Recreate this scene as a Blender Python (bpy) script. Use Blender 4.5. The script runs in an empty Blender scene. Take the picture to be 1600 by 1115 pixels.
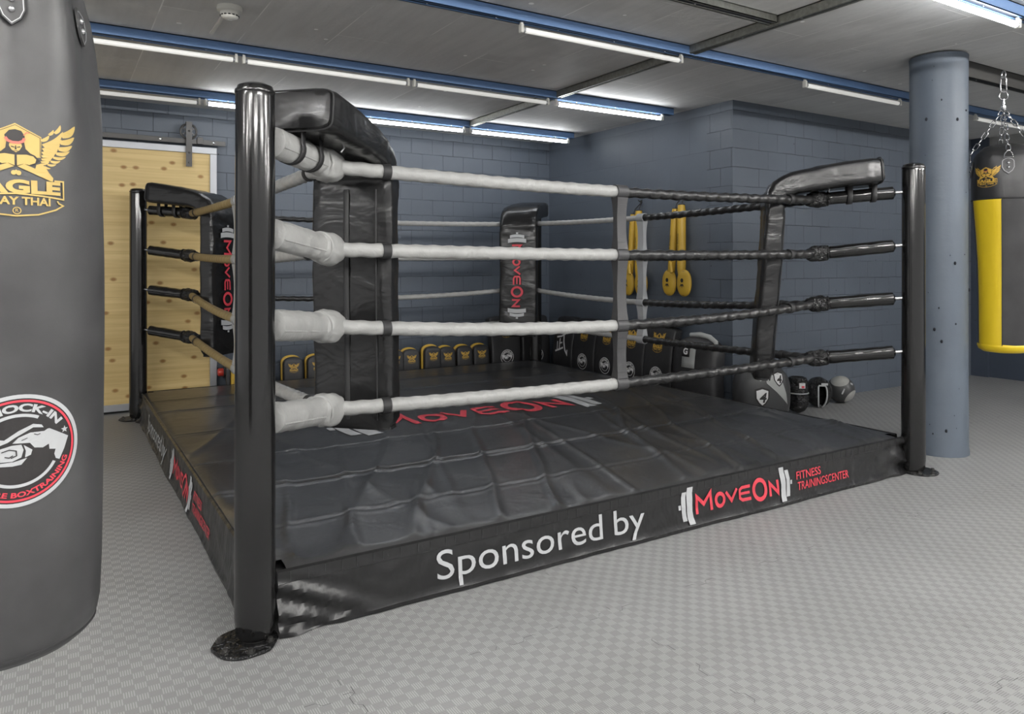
import bpy, bmesh, math, random
from mathutils import Vector, Matrix, noise
from mathutils.geometry import tessellate_polygon

# ---------------------------------------------------------------- camera, world, exposure
SC = bpy.context.scene
COL = SC.collection
PI = math.pi
F, CXP, HYP, CH = 1156.0, 800.0, 410.0, 1.30      # focal length in pixels, principal point, camera height
YAW = math.radians(31.7)
cam_d = bpy.data.cameras.new('camera'); cam = bpy.data.objects.new('camera', cam_d); COL.objects.link(cam)
cam.location = (0, 0, CH); cam.rotation_euler = (PI / 2, 0, -YAW)
cam_d.sensor_width = 36; cam_d.lens = F / 1600 * 36; cam_d.shift_y = (HYP - 557.5) / 1600
cam_d.clip_start = 0.05
SC.camera = cam

WORLD_STRENGTH = 0.7
w = bpy.data.worlds.new('world'); SC.world = w; w.use_nodes = True
w.node_tree.nodes['Background'].inputs[0].default_value = (1.0, 0.99, 0.98, 1)
w.node_tree.nodes['Background'].inputs[1].default_value = WORLD_STRENGTH
SC.view_settings.view_transform = 'Standard'; SC.view_settings.look = 'None'
SC.view_settings.gamma = 1; SC.view_settings.exposure = 0.12
SC.view_settings.use_curve_mapping = False
TUBE_STRENGTH = 22.0; FILL_TUBES = 185.0
SC.cycles.max_bounces = 8

SY, CY = math.sin(YAW), math.cos(YAW)
def onY(px, Y):                  # X of a pixel column on the plane Y = const
    r = (px - CXP) / F
    return (Y * SY + r * CY * Y) / (CY - r * SY)
def onX(px, X):                  # Y of a pixel column on the plane X = const
    r = (px - CXP) / F
    return (CY * X - r * SY * X) / (SY + r * CY)
def depth(x, y): return x * SY + y * CY

# ---------------------------------------------------------------- materials
def new_mat(name):
    m = bpy.data.materials.new(name); m.use_nodes = True
    nt = m.node_tree; b = nt.nodes['Principled BSDF']
    return m, nt, b
def pbr(name, col, rough=0.5, metal=0.0, bump=None, coat=0.0, var=0.0, vscale=6.0, spec=0.5, emit=None):
    """bump: list of (scale, strength, distance, stretch)"""
    m, nt, b = new_mat(name)
    b.inputs['Base Color'].default_value = (*col, 1)
    b.inputs['Roughness'].default_value = rough
    b.inputs['Metallic'].default_value = metal
    b.inputs['Specular IOR Level'].default_value = spec
    if coat: b.inputs['Coat Weight'].default_value = coat; b.inputs['Coat Roughness'].default_value = 0.12
    if emit: b.inputs['Emission Color'].default_value = (*emit[0], 1); b.inputs['Emission Strength'].default_value = emit[1]
    geo = nt.nodes.new('ShaderNodeNewGeometry')
    if var:
        n = nt.nodes.new('ShaderNodeTexNoise'); n.inputs['Scale'].default_value = vscale; n.inputs['Detail'].default_value = 5
        nt.links.new(geo.outputs['Position'], n.inputs['Vector'])
        r = nt.nodes.new('ShaderNodeValToRGB')
        r.color_ramp.elements[0].position = 0.3; r.color_ramp.elements[1].position = 0.72
        r.color_ramp.elements[0].color = (*[c * (1 - var) for c in col], 1)
        r.color_ramp.elements[1].color = (*[min(1, c * (1 + var)) for c in col], 1)
        nt.links.new(n.outputs['Fac'], r.inputs['Fac']); nt.links.new(r.outputs['Color'], b.inputs['Base Color'])
    last = None
    for (sc, st, di, stretch) in (bump or []):
        mp = nt.nodes.new('ShaderNodeMapping'); mp.inputs['Scale'].default_value = stretch
        nt.links.new(geo.outputs['Position'], mp.inputs['Vector'])
        n = nt.nodes.new('ShaderNodeTexNoise'); n.inputs['Scale'].default_value = sc; n.inputs['Detail'].default_value = 3
        n.inputs['Distortion'].default_value = 0.6
        nt.links.new(mp.outputs['Vector'], n.inputs['Vector'])
        bp = nt.nodes.new('ShaderNodeBump'); bp.inputs['Strength'].default_value = st; bp.inputs['Distance'].default_value = di
        nt.links.new(n.outputs['Fac'], bp.inputs['Height'])
        if last: nt.links.new(last.outputs['Normal'], bp.inputs['Normal'])
        last = bp
    if last: nt.links.new(last.outputs['Normal'], b.inputs['Normal'])
    return m
ONE = (1, 1, 1)
M = {}
M['vinyl'] = pbr('black_vinyl', (0.012, 0.012, 0.0125), 0.27, bump=[(4, .35, .03, (1, 1, 1.8)), (12, .16, .008, ONE)])
M['vinyl_mat'] = pbr('black_mat_cover', (0.040, 0.040, 0.041), 0.29, bump=[(5, .25, .02, ONE), (40, .1, .004, ONE)], var=.35, vscale=2.5, spec=.9)
M['vinyl_skirt'] = pbr('black_skirt_vinyl', (0.013, 0.013, 0.0135), 0.30, bump=[(6, .5, .03, (1, 1, .5)), (25, .2, .006, ONE)])
M['gloss'] = pbr('glossy_black_foam_sleeve', (0.008, 0.0078, 0.0078), 0.15, bump=[(60, .12, .003, (1, 1, .25))], coat=.3)
M['crumple'] = pbr('crumpled_black_leather', (0.012, 0.012, 0.0125), 0.17, bump=[(42, .9, .03, ONE)])
M['black_rope'] = pbr('black_rope_leather', (0.017, 0.017, 0.0175), 0.28, bump=[(40, .5, .008, ONE)])
M['strap'] = pbr('black_strap_webbing', (0.022, 0.022, 0.023), 0.6)
M['strap_dark'] = pbr('dark_grey_strap_leather', (0.048, 0.048, 0.050), 0.5, bump=[(60, .2, .003, ONE)])
M['strap_light'] = pbr('light_grey_strap_leather', (0.34, 0.35, 0.36), 0.5)
M['white_leather'] = pbr('white_leather', (0.37, 0.37, 0.36), 0.42, bump=[(16, .5, .014, ONE)], var=.08, vscale=14)
M['tan_leather'] = pbr('tan_leather', (0.30, 0.22, 0.10), 0.42, bump=[(22, .3, .008, ONE)], var=.12, vscale=18)
M['bag_leather'] = pbr('worn_black_leather', (0.052, 0.052, 0.053), 0.47, bump=[(5, .35, .02, (1, 1, .4)), (500, .15, .001, ONE)], var=.35, vscale=5)
M['bag_dark'] = pbr('dark_worn_leather', (0.026, 0.026, 0.027), 0.38, bump=[(5, .4, .02, (1, 1, .4)), (18, .15, .006, ONE)], var=.3, vscale=5)
M['gold'] = pbr('gold_print', (0.52, 0.37, 0.11), 0.45)
M['gold_small'] = pbr('gold_print_small', (0.62, 0.38, 0.06), 0.45)
M['print_black'] = pbr('black_print', (0.02, 0.018, 0.018), 0.6)
M['red_print'] = pbr('red_print', (0.66, 0.055, 0.08), 0.45)
M['soft_red'] = pbr('soft_red_print', (0.55, 0.14, 0.10), 0.45)
M['grey_print'] = pbr('silver_grey_print', (0.48, 0.49, 0.50), 0.45)
M['white_print'] = pbr('white_print', (0.72, 0.72, 0.72), 0.5)
M['yellow'] = pbr('yellow_leather', (0.74, 0.53, 0.015), 0.45, bump=[(20, .15, .006, ONE)])
M['mustard'] = pbr('mustard_leather', (0.60, 0.38, 0.045), 0.4, bump=[(30, .15, .006, ONE)])
M['steel'] = pbr('bright_steel', (0.62, 0.62, 0.63), 0.25, 1.0)
M['dark_steel'] = pbr('dark_steel', (0.085, 0.083, 0.08), 0.45, 0.7)
M['galv'] = pbr('galvanised_steel', (0.30, 0.30, 0.27), 0.45, 0.75, var=.2, vscale=40)
M['alu'] = pbr('brushed_aluminium', (0.40, 0.41, 0.43), 0.4, 0.5)
M['beam_blue'] = pbr('blue_channel_paint', (0.105, 0.19, 0.36), 0.45)
M['beam_dark'] = pbr('dark_slot', (0.02, 0.025, 0.035), 0.5)
M['plastic_white'] = pbr('white_plastic', (0.66, 0.65, 0.60), 0.4)
M['tube_off_glow'] = pbr('frosted_tube_glass_faint_glow', (0.78, 0.78, 0.75), 0.25, emit=((1, .98, .93), .30))  # switched-off glass, given a faint glow so it looks brighter
M['tube_on'] = pbr('lit_fluorescent_tube', (0.9, 0.9, 0.9), 0.3, emit=((.96, .98, 1.0), TUBE_STRENGTH))
M['tube_fill'] = pbr('added_fill_tube', (0.9, 0.9, 0.9), 0.3, emit=((1.0, .985, .96), FILL_TUBES))  # much stronger glass for the added, unseen fill tubes
M['red_plastic'] = pbr('red_plastic', (0.6, 0.05, 0.03), 0.35)
M['pad_black'] = pbr('dull_black_leather', (0.026, 0.026, 0.028), 0.42, bump=[(12, .25, .012, ONE)])
M['pad_grey'] = pbr('light_grey_leather', (0.40, 0.41, 0.40), 0.45)
M['pad_charcoal'] = pbr('charcoal_leather', (0.055, 0.056, 0.058), 0.45)
M['ball_grey'] = pbr('grey_rubber', (0.36, 0.36, 0.34), 0.6)

def wall_mat(name, axis, brick_strength=1.0, bw=0.25, bh=0.165, col=(0.098, 0.117, 0.145)):
    m, nt, b = new_mat(name); N = nt.nodes.new; L = nt.links.new
    geo = N('ShaderNodeNewGeometry'); sep = N('ShaderNodeSeparateXYZ'); L(geo.outputs['Position'], sep.inputs[0])
    com = N('ShaderNodeCombineXYZ'); L(sep.outputs[axis], com.inputs['X']); L(sep.outputs['Z'], com.inputs['Y'])
    # slight wobble of the joints
    nz = N('ShaderNodeTexNoise'); nz.inputs['Scale'].default_value = 6; L(geo.outputs['Position'], nz.inputs['Vector'])
    mx = N('ShaderNodeVectorMath'); mx.operation = 'MULTIPLY_ADD'; L(nz.outputs['Color'], mx.inputs[0])
    mx.inputs[1].default_value = (.012, .012, 0); L(com.outputs[0], mx.inputs[2])
    br = N('ShaderNodeTexBrick'); L(mx.outputs[0], br.inputs['Vector'])
    br.inputs['Scale'].default_value = 1; br.inputs['Brick Width'].default_value = bw; br.inputs['Row Height'].default_value = bh
    br.inputs['Mortar Size'].default_value = 0.004; br.inputs['Mortar Smooth'].default_value = 0.6
    br.inputs['Color1'].default_value = (*col, 1); br.inputs['Color2'].default_value = (*[c * 1.05 for c in col], 1)
    k = 1 - .62 * brick_strength
    br.inputs['Mortar'].default_value = (*[c * k for c in col], 1)
    # patches where the joint is filled with paint
    n2 = N('ShaderNodeTexNoise'); n2.inputs['Scale'].default_value = 3.2; n2.inputs['Detail'].default_value = 4; L(geo.outputs['Position'], n2.inputs['Vector'])
    rp = N('ShaderNodeMapRange'); rp.inputs['From Min'].default_value = .38; rp.inputs['From Max'].default_value = .58; L(n2.outputs['Fac'], rp.inputs['Value'])
    mix = N('ShaderNodeMixRGB'); L(rp.outputs['Result'], mix.inputs['Fac']); mix.inputs['Color1'].default_value = (*col, 1); L(br.outputs['Color'], mix.inputs['Color2'])
    n3 = N('ShaderNodeTexNoise'); n3.inputs['Scale'].default_value = 1.3; n3.inputs['Detail'].default_value = 6; L(geo.outputs['Position'], n3.inputs['Vector'])
    mr = N('ShaderNodeMapRange'); mr.inputs['To Min'].default_value = .82; mr.inputs['To Max'].default_value = 1.18; L(n3.outputs['Fac'], mr.inputs['Value'])
    mul = N('ShaderNodeMixRGB'); mul.blend_type = 'MULTIPLY'; mul.inputs['Fac'].default_value = 1; L(mix.outputs[0], mul.inputs['Color1']); L(mr.outputs['Result'], mul.inputs['Color2'])
    # small chips
    vo = N('ShaderNodeTexVoronoi'); vo.inputs['Scale'].default_value = 5.5; L(geo.outputs['Position'], vo.inputs['Vector'])
    lt = N('ShaderNodeMath'); lt.operation = 'LESS_THAN'; lt.inputs[1].default_value = .035; L(vo.outputs['Distance'], lt.inputs[0])
    mc = N('ShaderNodeMixRGB'); L(lt.outputs[0], mc.inputs['Fac']); L(mul.outputs[0], mc.inputs['Color1']); mc.inputs['Color2'].default_value = (*[c * .25 for c in col], 1)
    L(mc.outputs[0], b.inputs['Base Color']); b.inputs['Roughness'].default_value = .5
    bp = N('ShaderNodeBump'); bp.invert = True; bp.inputs['Strength'].default_value = .6 * brick_strength; bp.inputs['Distance'].default_value = .006
    L(br.outputs['Fac'], bp.inputs['Height'])
    n4 = N('ShaderNodeTexNoise'); n4.inputs['Scale'].default_value = 45; n4.inputs['Detail'].default_value = 5; L(geo.outputs['Position'], n4.inputs['Vector'])
    b2 = N('ShaderNodeBump'); b2.inputs['Strength'].default_value = .3; b2.inputs['Distance'].default_value = .004
    L(n4.outputs['Fac'], b2.inputs['Height']); L(bp.outputs[0], b2.inputs['Normal']); L(b2.outputs[0], b.inputs['Normal'])
    return m
M['wall_x'] = wall_mat('blue_grey_block_wall_x', 'X')
M['wall_y'] = wall_mat('blue_grey_block_wall_y', 'Y', .35, bw=.5, bh=.33)
M['wall_edge'] = wall_mat('blue_grey_block_edge', 'Y', 1.0)
M['wall_plain'] = wall_mat('blue_grey_plain_wall', 'Y', .1, col=(0.05, 0.064, 0.09))
M['column'] = pbr('painted_concrete_column', (0.098, 0.120, 0.150), .5, bump=[(3, .2, .02, (1, 1, 2)), (60, .25, .003, ONE)], var=.12, vscale=2)

def floor_mat():
    m, nt, b = new_mat('grey_weave_puzzle_mats'); N = nt.nodes.new; L = nt.links.new
    geo = N('ShaderNodeNewGeometry'); sep = N('ShaderNodeSeparateXYZ'); L(geo.outputs['Position'], sep.inputs[0])
    def math_(op, a, b_=None, c=None):
        n = N('ShaderNodeMath'); n.operation = op
        for i, v in enumerate((a, b_, c)):
            if v is None: continue
            if isinstance(v, (int, float)): n.inputs[i].default_value = v
            else: L(v, n.inputs[i])
        return n.outputs[0]
    c = .0345
    x, y = sep.outputs['X'], sep.outputs['Y']
    ux, uy = math_('DIVIDE', x, c), math_('DIVIDE', y, c)
    par = math_('FLOORED_MODULO', math_('ADD', math_('FLOOR', ux), math_('FLOOR', uy)), 2)
    lx = math_('PINGPONG', math_('MULTIPLY', ux, 5), .5); ly = math_('PINGPONG', math_('MULTIPLY', uy, 5), .5)
    gx = math_('LESS_THAN', lx, .17); gy = math_('LESS_THAN', ly, .17)
    ca = math_('MULTIPLY', gx, par); cb = math_('MULTIPLY', gy, math_('SUBTRACT', 1, par))
    groove = math_('ADD', ca, cb)
    # interlocking seams, 1 m tiles
    def seam(u, v, off):
        wav = math_('SINE', math_('MULTIPLY', v, 2 * PI / .11))
        sg = math_('MULTIPLY', math_('MAXIMUM', math_('MINIMUM', math_('MULTIPLY', wav, 2.2), 1), -1), .011)
        t = math_('ADD', math_('SUBTRACT', u, off), sg)
        d = math_('ABSOLUTE', math_('SUBTRACT', math_('FRACT', math_('ADD', t, 100.5)), .5))
        return math_('LESS_THAN', d, .0010)
    sm = math_('MAXIMUM', seam(x, y, .76), seam(y, x, .15))
    ng = N('ShaderNodeTexNoise'); ng.inputs['Scale'].default_value = 7; L(geo.outputs['Position'], ng.inputs['Vector'])
    sm = math_('MULTIPLY', sm, math_('GREATER_THAN', ng.outputs['Fac'], .52))
    n1 = N('ShaderNodeTexNoise'); n1.inputs['Scale'].default_value = 1.6; n1.inputs['Detail'].default_value = 6; L(geo.outputs['Position'], n1.inputs['Vector'])
    mr = N('ShaderNodeMapRange'); mr.inputs['To Min'].default_value = .86; mr.inputs['To Max'].default_value = 1.14; L(n1.outputs['Fac'], mr.inputs['Value'])
    cellv = math_('ADD', .90, math_('MULTIPLY', par, .20))
    val = math_('MULTIPLY', math_('MULTIPLY', mr.outputs['Result'], cellv), math_('SUBTRACT', 1, math_('MULTIPLY', groove, .38)))
    val = math_('MULTIPLY', val, math_('SUBTRACT', 1, math_('MULTIPLY', sm, .85)))
    col = N('ShaderNodeVectorMath'); col.operation = 'SCALE'; col.inputs[0].default_value = FLOOR_COL; L(val, col.inputs['Scale'])
    L(col.outputs[0], b.inputs['Base Color']); b.inputs['Roughness'].default_value = .5
    bp = N('ShaderNodeBump'); bp.invert = True; bp.inputs['Strength'].default_value = .5; bp.inputs['Distance'].default_value = .002
    L(math_('ADD', groove, math_('MULTIPLY', sm, 2)), bp.inputs['Height']); L(bp.outputs[0], b.inputs['Normal'])
    return m
FLOOR_COL = (0.315, 0.317, 0.314)
M['floor'] = floor_mat()

def ceiling_mat():
    m, nt, b = new_mat('painted_board_marked_concrete'); N = nt.nodes.new; L = nt.links.new
    geo = N('ShaderNodeNewGeometry')
    col = CEIL_COL
    br = N('ShaderNodeTexBrick'); br.inputs['Scale'].default_value = 1
    mp = N('ShaderNodeMapping'); mp.inputs['Rotation'].default_value = (0, 0, PI / 2); L(geo.outputs['Position'], mp.inputs['Vector'])
    L(mp.outputs[0], br.inputs['Vector'])
    br.inputs['Brick Width'].default_value = 1.5; br.inputs['Row Height'].default_value = .5; br.inputs['Mortar Size'].default_value = .004; br.inputs['Mortar Smooth'].default_value = .3
    br.inputs['Color1'].default_value = (*col, 1); br.inputs['Color2'].default_value = (*[c * .88 for c in col], 1); br.inputs['Mortar'].default_value = (*[c * 1.3 for c in col], 1)
    n = N('ShaderNodeTexNoise'); n.inputs['Scale'].default_value = 2; n.inputs['Detail'].default_value = 3; L(geo.outputs['Position'], n.inputs['Vector'])
    rp = N('ShaderNodeMapRange'); rp.inputs['From Min'].default_value = .45; rp.inputs['From Max'].default_value = .55; L(n.outputs['Fac'], rp.inputs['Value'])
    mix = N('ShaderNodeMixRGB'); L(rp.outputs[0], mix.inputs['Fac']); mix.inputs['Color1'].default_value = (*col, 1); L(br.outputs['Color'], mix.inputs['Color2'])
    mp2 = N('ShaderNodeMapping'); mp2.inputs['Scale'].default_value = (12, 1, 1); L(geo.outputs['Position'], mp2.inputs['Vector'])
    n2 = N('ShaderNodeTexNoise'); n2.inputs['Scale'].default_value = 1.6; n2.inputs['Detail'].default_value = 8; L(mp2.outputs[0], n2.inputs['Vector'])
    mr = N('ShaderNodeMapRange'); mr.inputs['To Min'].default_value = .84; mr.inputs['To Max'].default_value = 1.14; L(n2.outputs['Fac'], mr.inputs['Value'])
    mul = N('ShaderNodeMixRGB'); mul.blend_type = 'MULTIPLY'; mul.inputs['Fac'].default_value = 1; L(mix.outputs[0], mul.inputs['Color1']); L(mr.outputs[0], mul.inputs['Color2'])
    vo = N('ShaderNodeTexVoronoi'); vo.inputs['Scale'].default_value = 3.3; L(geo.outputs['Position'], vo.inputs['Vector'])
    lt = N('ShaderNodeMath'); lt.operation = 'LESS_THAN'; lt.inputs[1].default_value = .05; L(vo.outputs['Distance'], lt.inputs[0])
    mc = N('ShaderNodeMixRGB'); L(lt.outputs[0], mc.inputs['Fac']); L(mul.outputs[0], mc.inputs['Color1']); mc.inputs['Color2'].default_value = (*[c * 1.6 for c in col], 1)
    L(mc.outputs[0], b.inputs['Base Color']); b.inputs['Roughness'].default_value = .7
    n4 = N('ShaderNodeTexNoise'); n4.inputs['Scale'].default_value = 30; n4.inputs['Detail'].default_value = 6; L(geo.outputs['Position'], n4.inputs['Vector'])
    b2 = N('ShaderNodeBump'); b2.inputs['Strength'].default_value = .4; b2.inputs['Distance'].default_value = .006
    L(n4.outputs['Fac'], b2.inputs['Height']); L(b2.outputs[0], b.inputs['Normal'])
    return m
CEIL_COL = (0.66, 0.655, 0.64)
M['ceiling'] = ceiling_mat()

def wood_mat():
    m, nt, b = new_mat('knotty_pine_board'); N = nt.nodes.new; L = nt.links.new
    geo = N('ShaderNodeNewGeometry')
    mp = N('ShaderNodeMapping'); mp.inputs['Scale'].default_value = (1.2, 1, 30); L(geo.outputs['Position'], mp.inputs['Vector'])
    n = N('ShaderNodeTexNoise'); n.inputs['Scale'].default_value = 1.2; n.inputs['Detail'].default_value = 6; n.inputs['Distortion'].default_value = .4; L(mp.outputs[0], n.inputs['Vector'])
    r = N('ShaderNodeValToRGB'); r.color_ramp.elements[0].position = .3; r.color_ramp.elements[1].position = .7
    r.color_ramp.elements[0].color = (.57, .41, .165, 1); r.color_ramp.elements[1].color = (.71, .54, .245, 1); L(n.outputs['Fac'], r.inputs['Fac'])
    # boards
    sep = N('ShaderNodeSeparateXYZ'); L(geo.outputs['Position'], sep.inputs[0])
    com = N('ShaderNodeCombineXYZ'); L(sep.outputs['X'], com.inputs['X']); L(sep.outputs['Z'], com.inputs['Y'])
    br = N('ShaderNodeTexBrick'); L(com.outputs[0], br.inputs['Vector']); br.inputs['Scale'].default_value = 1; br.inputs['Brick Width'].default_value = 9; br.inputs['Row Height'].default_value = .125
    br.inputs['Mortar Size'].default_value = .0008; br.inputs['Color1'].default_value = (1, 1, 1, 1); br.inputs['Color2'].default_value = (.93, .91, .87, 1); br.inputs['Mortar'].default_value = (.7, .6, .5, 1)
    mul = N('ShaderNodeMixRGB'); mul.blend_type = 'MULTIPLY'; mul.inputs['Fac'].default_value = 1; L(r.outputs[0], mul.inputs['Color1']); L(br.outputs[0], mul.inputs['Color2'])
    cm = N('ShaderNodeMapping'); cm.inputs['Scale'].default_value = (.8, 1.2, 1); L(com.outputs[0], cm.inputs['Vector'])
    vo = N('ShaderNodeTexVoronoi'); vo.voronoi_dimensions = '2D'; vo.inputs['Scale'].default_value = 4.6; L(cm.outputs[0], vo.inputs['Vector'])
    kr = N('ShaderNodeValToRGB'); kr.color_ramp.elements[0].position = .05; kr.color_ramp.elements[1].position = .12
    kr.color_ramp.elements[0].color = (.42, .25, .09, 1); kr.color_ramp.elements[1].color = (1, 1, 1, 1); L(vo.outputs['Distance'], kr.inputs['Fac'])
    m2 = N('ShaderNodeMixRGB'); m2.blend_type = 'MULTIPLY'; m2.inputs['Fac'].default_value = .9; L(mul.outputs[0], m2.inputs['Color1']); L(kr.outputs[0], m2.inputs['Color2'])
    L(m2.outputs[0], b.inputs['Base Color']); b.inputs['Roughness'].default_value = .5
    return m
M['wood'] = wood_mat()

# ---------------------------------------------------------------- builders
def root_loc(p):
    while p.parent: p = p.parent
    return Vector(p.location)
class MB:
    def __init__(s): s.v = []; s.f = []
    def add(s, vs, fs):
        o = len(s.v); s.v += [Vector(v) for v in vs]; s.f += [tuple(o + i for i in f) for f in fs]; return s
    def box(s, c, size, mat=None, bev=0.0):
        bm = bmesh.new(); bmesh.ops.create_cube(bm, size=1)
        for v in bm.verts: v.co = Vector((v.co.x * size[0], v.co.y * size[1], v.co.z * size[2]))
        if bev: bmesh.ops.bevel(bm, geom=bm.edges[:], offset=bev, segments=3, profile=.5, affect='EDGES')
        mt = mat or Matrix.Identity(4)
        bm.verts.index_update()
        vs = [Vector(c) + (mt @ v.co) for v in bm.verts]
        s.add(vs, [[v.index for v in f.verts] for f in bm.faces]); bm.free(); return s
    def tube(s, path, rad, seg=12, cap=True, flat=1.0, up=None, dis=None, closed=False):
        """path of points; rad number/list; flat scales the second axis; dis(i,a)->radius factor"""
        P = [Vector(p) for p in path]; n = len(P)
        R = rad if isinstance(rad, (list, tuple)) else [rad] * n
        up = Vector(up) if up else Vector((0, 0, 1))
        vs = []; pu = None
        for i, p in enumerate(P):
            a = P[(i - 1) % n] if (i > 0 or closed) else p; b = P[(i + 1) % n] if (i < n - 1 or closed) else p
            t = (b - a).normalized()
            if pu is None:
                u = up - t * up.dot(t)
                if u.length < .05: u = Vector((1, 0, 0)) - t * t.x
            else:
                u = pu - t * pu.dot(t)
            u.normalize(); pu = u; q = t.cross(u)
            for k in range(seg):
                an = 2 * PI * k / seg; r = R[i] * (dis(i, an) if dis else 1)
                vs.append(p + u * math.cos(an) * r + q * math.sin(an) * r * flat)
        fs = []
        for i in range(n if closed else n - 1):
            j = (i + 1) % n
            for k in range(seg):
                l = (k + 1) % seg
                fs.append((i * seg + k, i * seg + l, j * seg + l, j * seg + k))
        if cap and not closed:
            fs.append(tuple(range(seg - 1, -1, -1))); fs.append(tuple((n - 1) * seg + k for k in range(seg)))
        return s.add(vs, fs)
    def lathe(s, c, prof, seg=32, a0=0, a1=2 * PI, fn=None, cap=False):
        """prof list of (r,z); fn(r,a,z)->r"""
        full = abs(a1 - a0 - 2 * PI) < 1e-6; m = seg if full else seg + 1
        vs = []
        for (r, z) in prof:
            for k in range(m):
                a = a0 + (a1 - a0) * k / seg; rr = fn(r, a, z) if fn else r
                vs.append((c[0] + rr * math.cos(a), c[1] + rr * math.sin(a), c[2] + z))
        fs = []
        for i in range(len(prof) - 1):
            for k in range(seg):
                l = (k + 1) % m
                fs.append((i * m + k, i * m + l, (i + 1) * m + l, (i + 1) * m + k))
        if cap and full:
            fs.append(tuple(range(m - 1, -1, -1))); fs.append(tuple((len(prof) - 1) * m + k for k in range(m)))
        return s.add(vs, fs)
    def grid(s, nu, nv, fn, skip=None):
        vs = [fn(i / nu, j / nv) for j in range(nv + 1) for i in range(nu + 1)]
        fs = [(j * (nu + 1) + i, j * (nu + 1) + i + 1, (j + 1) * (nu + 1) + i + 1, (j + 1) * (nu + 1) + i)
              for j in range(nv) for i in range(nu) if not (skip and skip(i, j))]
        return s.add(vs, fs)
    def ellipsoid(s, c, r, mat=None, nu=24, nv=14, dis=None, p=1.0):
        mt = mat or Matrix.Identity(4)
        def spow(v): return math.copysign(abs(v) ** p, v)
        def fn(u, v):
            a = 2 * PI * u; e = PI * (v - .5)
            d = Vector((spow(math.cos(e)) * spow(math.cos(a)), spow(math.cos(e)) * spow(math.sin(a)), spow(math.sin(e))))
            k = dis(d) if dis else 1
            return Vector(c) + (mt @ Vector((d.x * r[0] * k, d.y * r[1] * k, d.z * r[2] * k)))
        return s.grid(nu, nv, fn)
    def build(s, name, mat, parent=None, smooth=True, weld=True, solid=0.0):
        me = bpy.data.meshes.new(name)
        off = root_loc(parent) if parent else Vector((0, 0, 0))
        me.from_pydata([v - off for v in s.v], [], s.f)
        if weld:
            bm = bmesh.new(); bm.from_mesh(me); bmesh.ops.remove_doubles(bm, verts=bm.verts, dist=1e-5)
            bmesh.ops.recalc_face_normals(bm, faces=bm.faces); bm.to_mesh(me); bm.free()
        me.materials.append(mat)
        if smooth:
            me.polygons.foreach_set('use_smooth', [True] * len(me.polygons))
            try: me.set_sharp_from_angle(angle=math.radians(42))
            except Exception: pass
        me.update()
        o = bpy.data.objects.new(name, me); COL.objects.link(o)
        if parent: o.parent = parent
        if solid:
            md = o.modifiers.new('thickness', 'SOLIDIFY'); md.thickness = solid; md.offset = -1
        return o
def thing(name, label, cat, loc=(0, 0, 0), group=None):
    o = bpy.data.objects.new(name, None); COL.objects.link(o); o.location = loc; o.empty_display_size = .1
    return tag(o, label, cat, group)
def tag(o, label=None, cat=None, group=None, kind=None):
    if label: o['label'] = label
    if cat: o['category'] = cat
    if group: o['group'] = group
    if kind: o['kind'] = kind
    return o
def struct(o): o['kind'] = 'structure'; return o
def kids(o): return [c for c in bpy.data.objects if c.parent == o]
def copy_tree(o, parent=None):
    c = o.copy(); COL.objects.link(c); c.parent = parent
    for ch in kids(o): copy_tree(ch, c)
    return c

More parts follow.
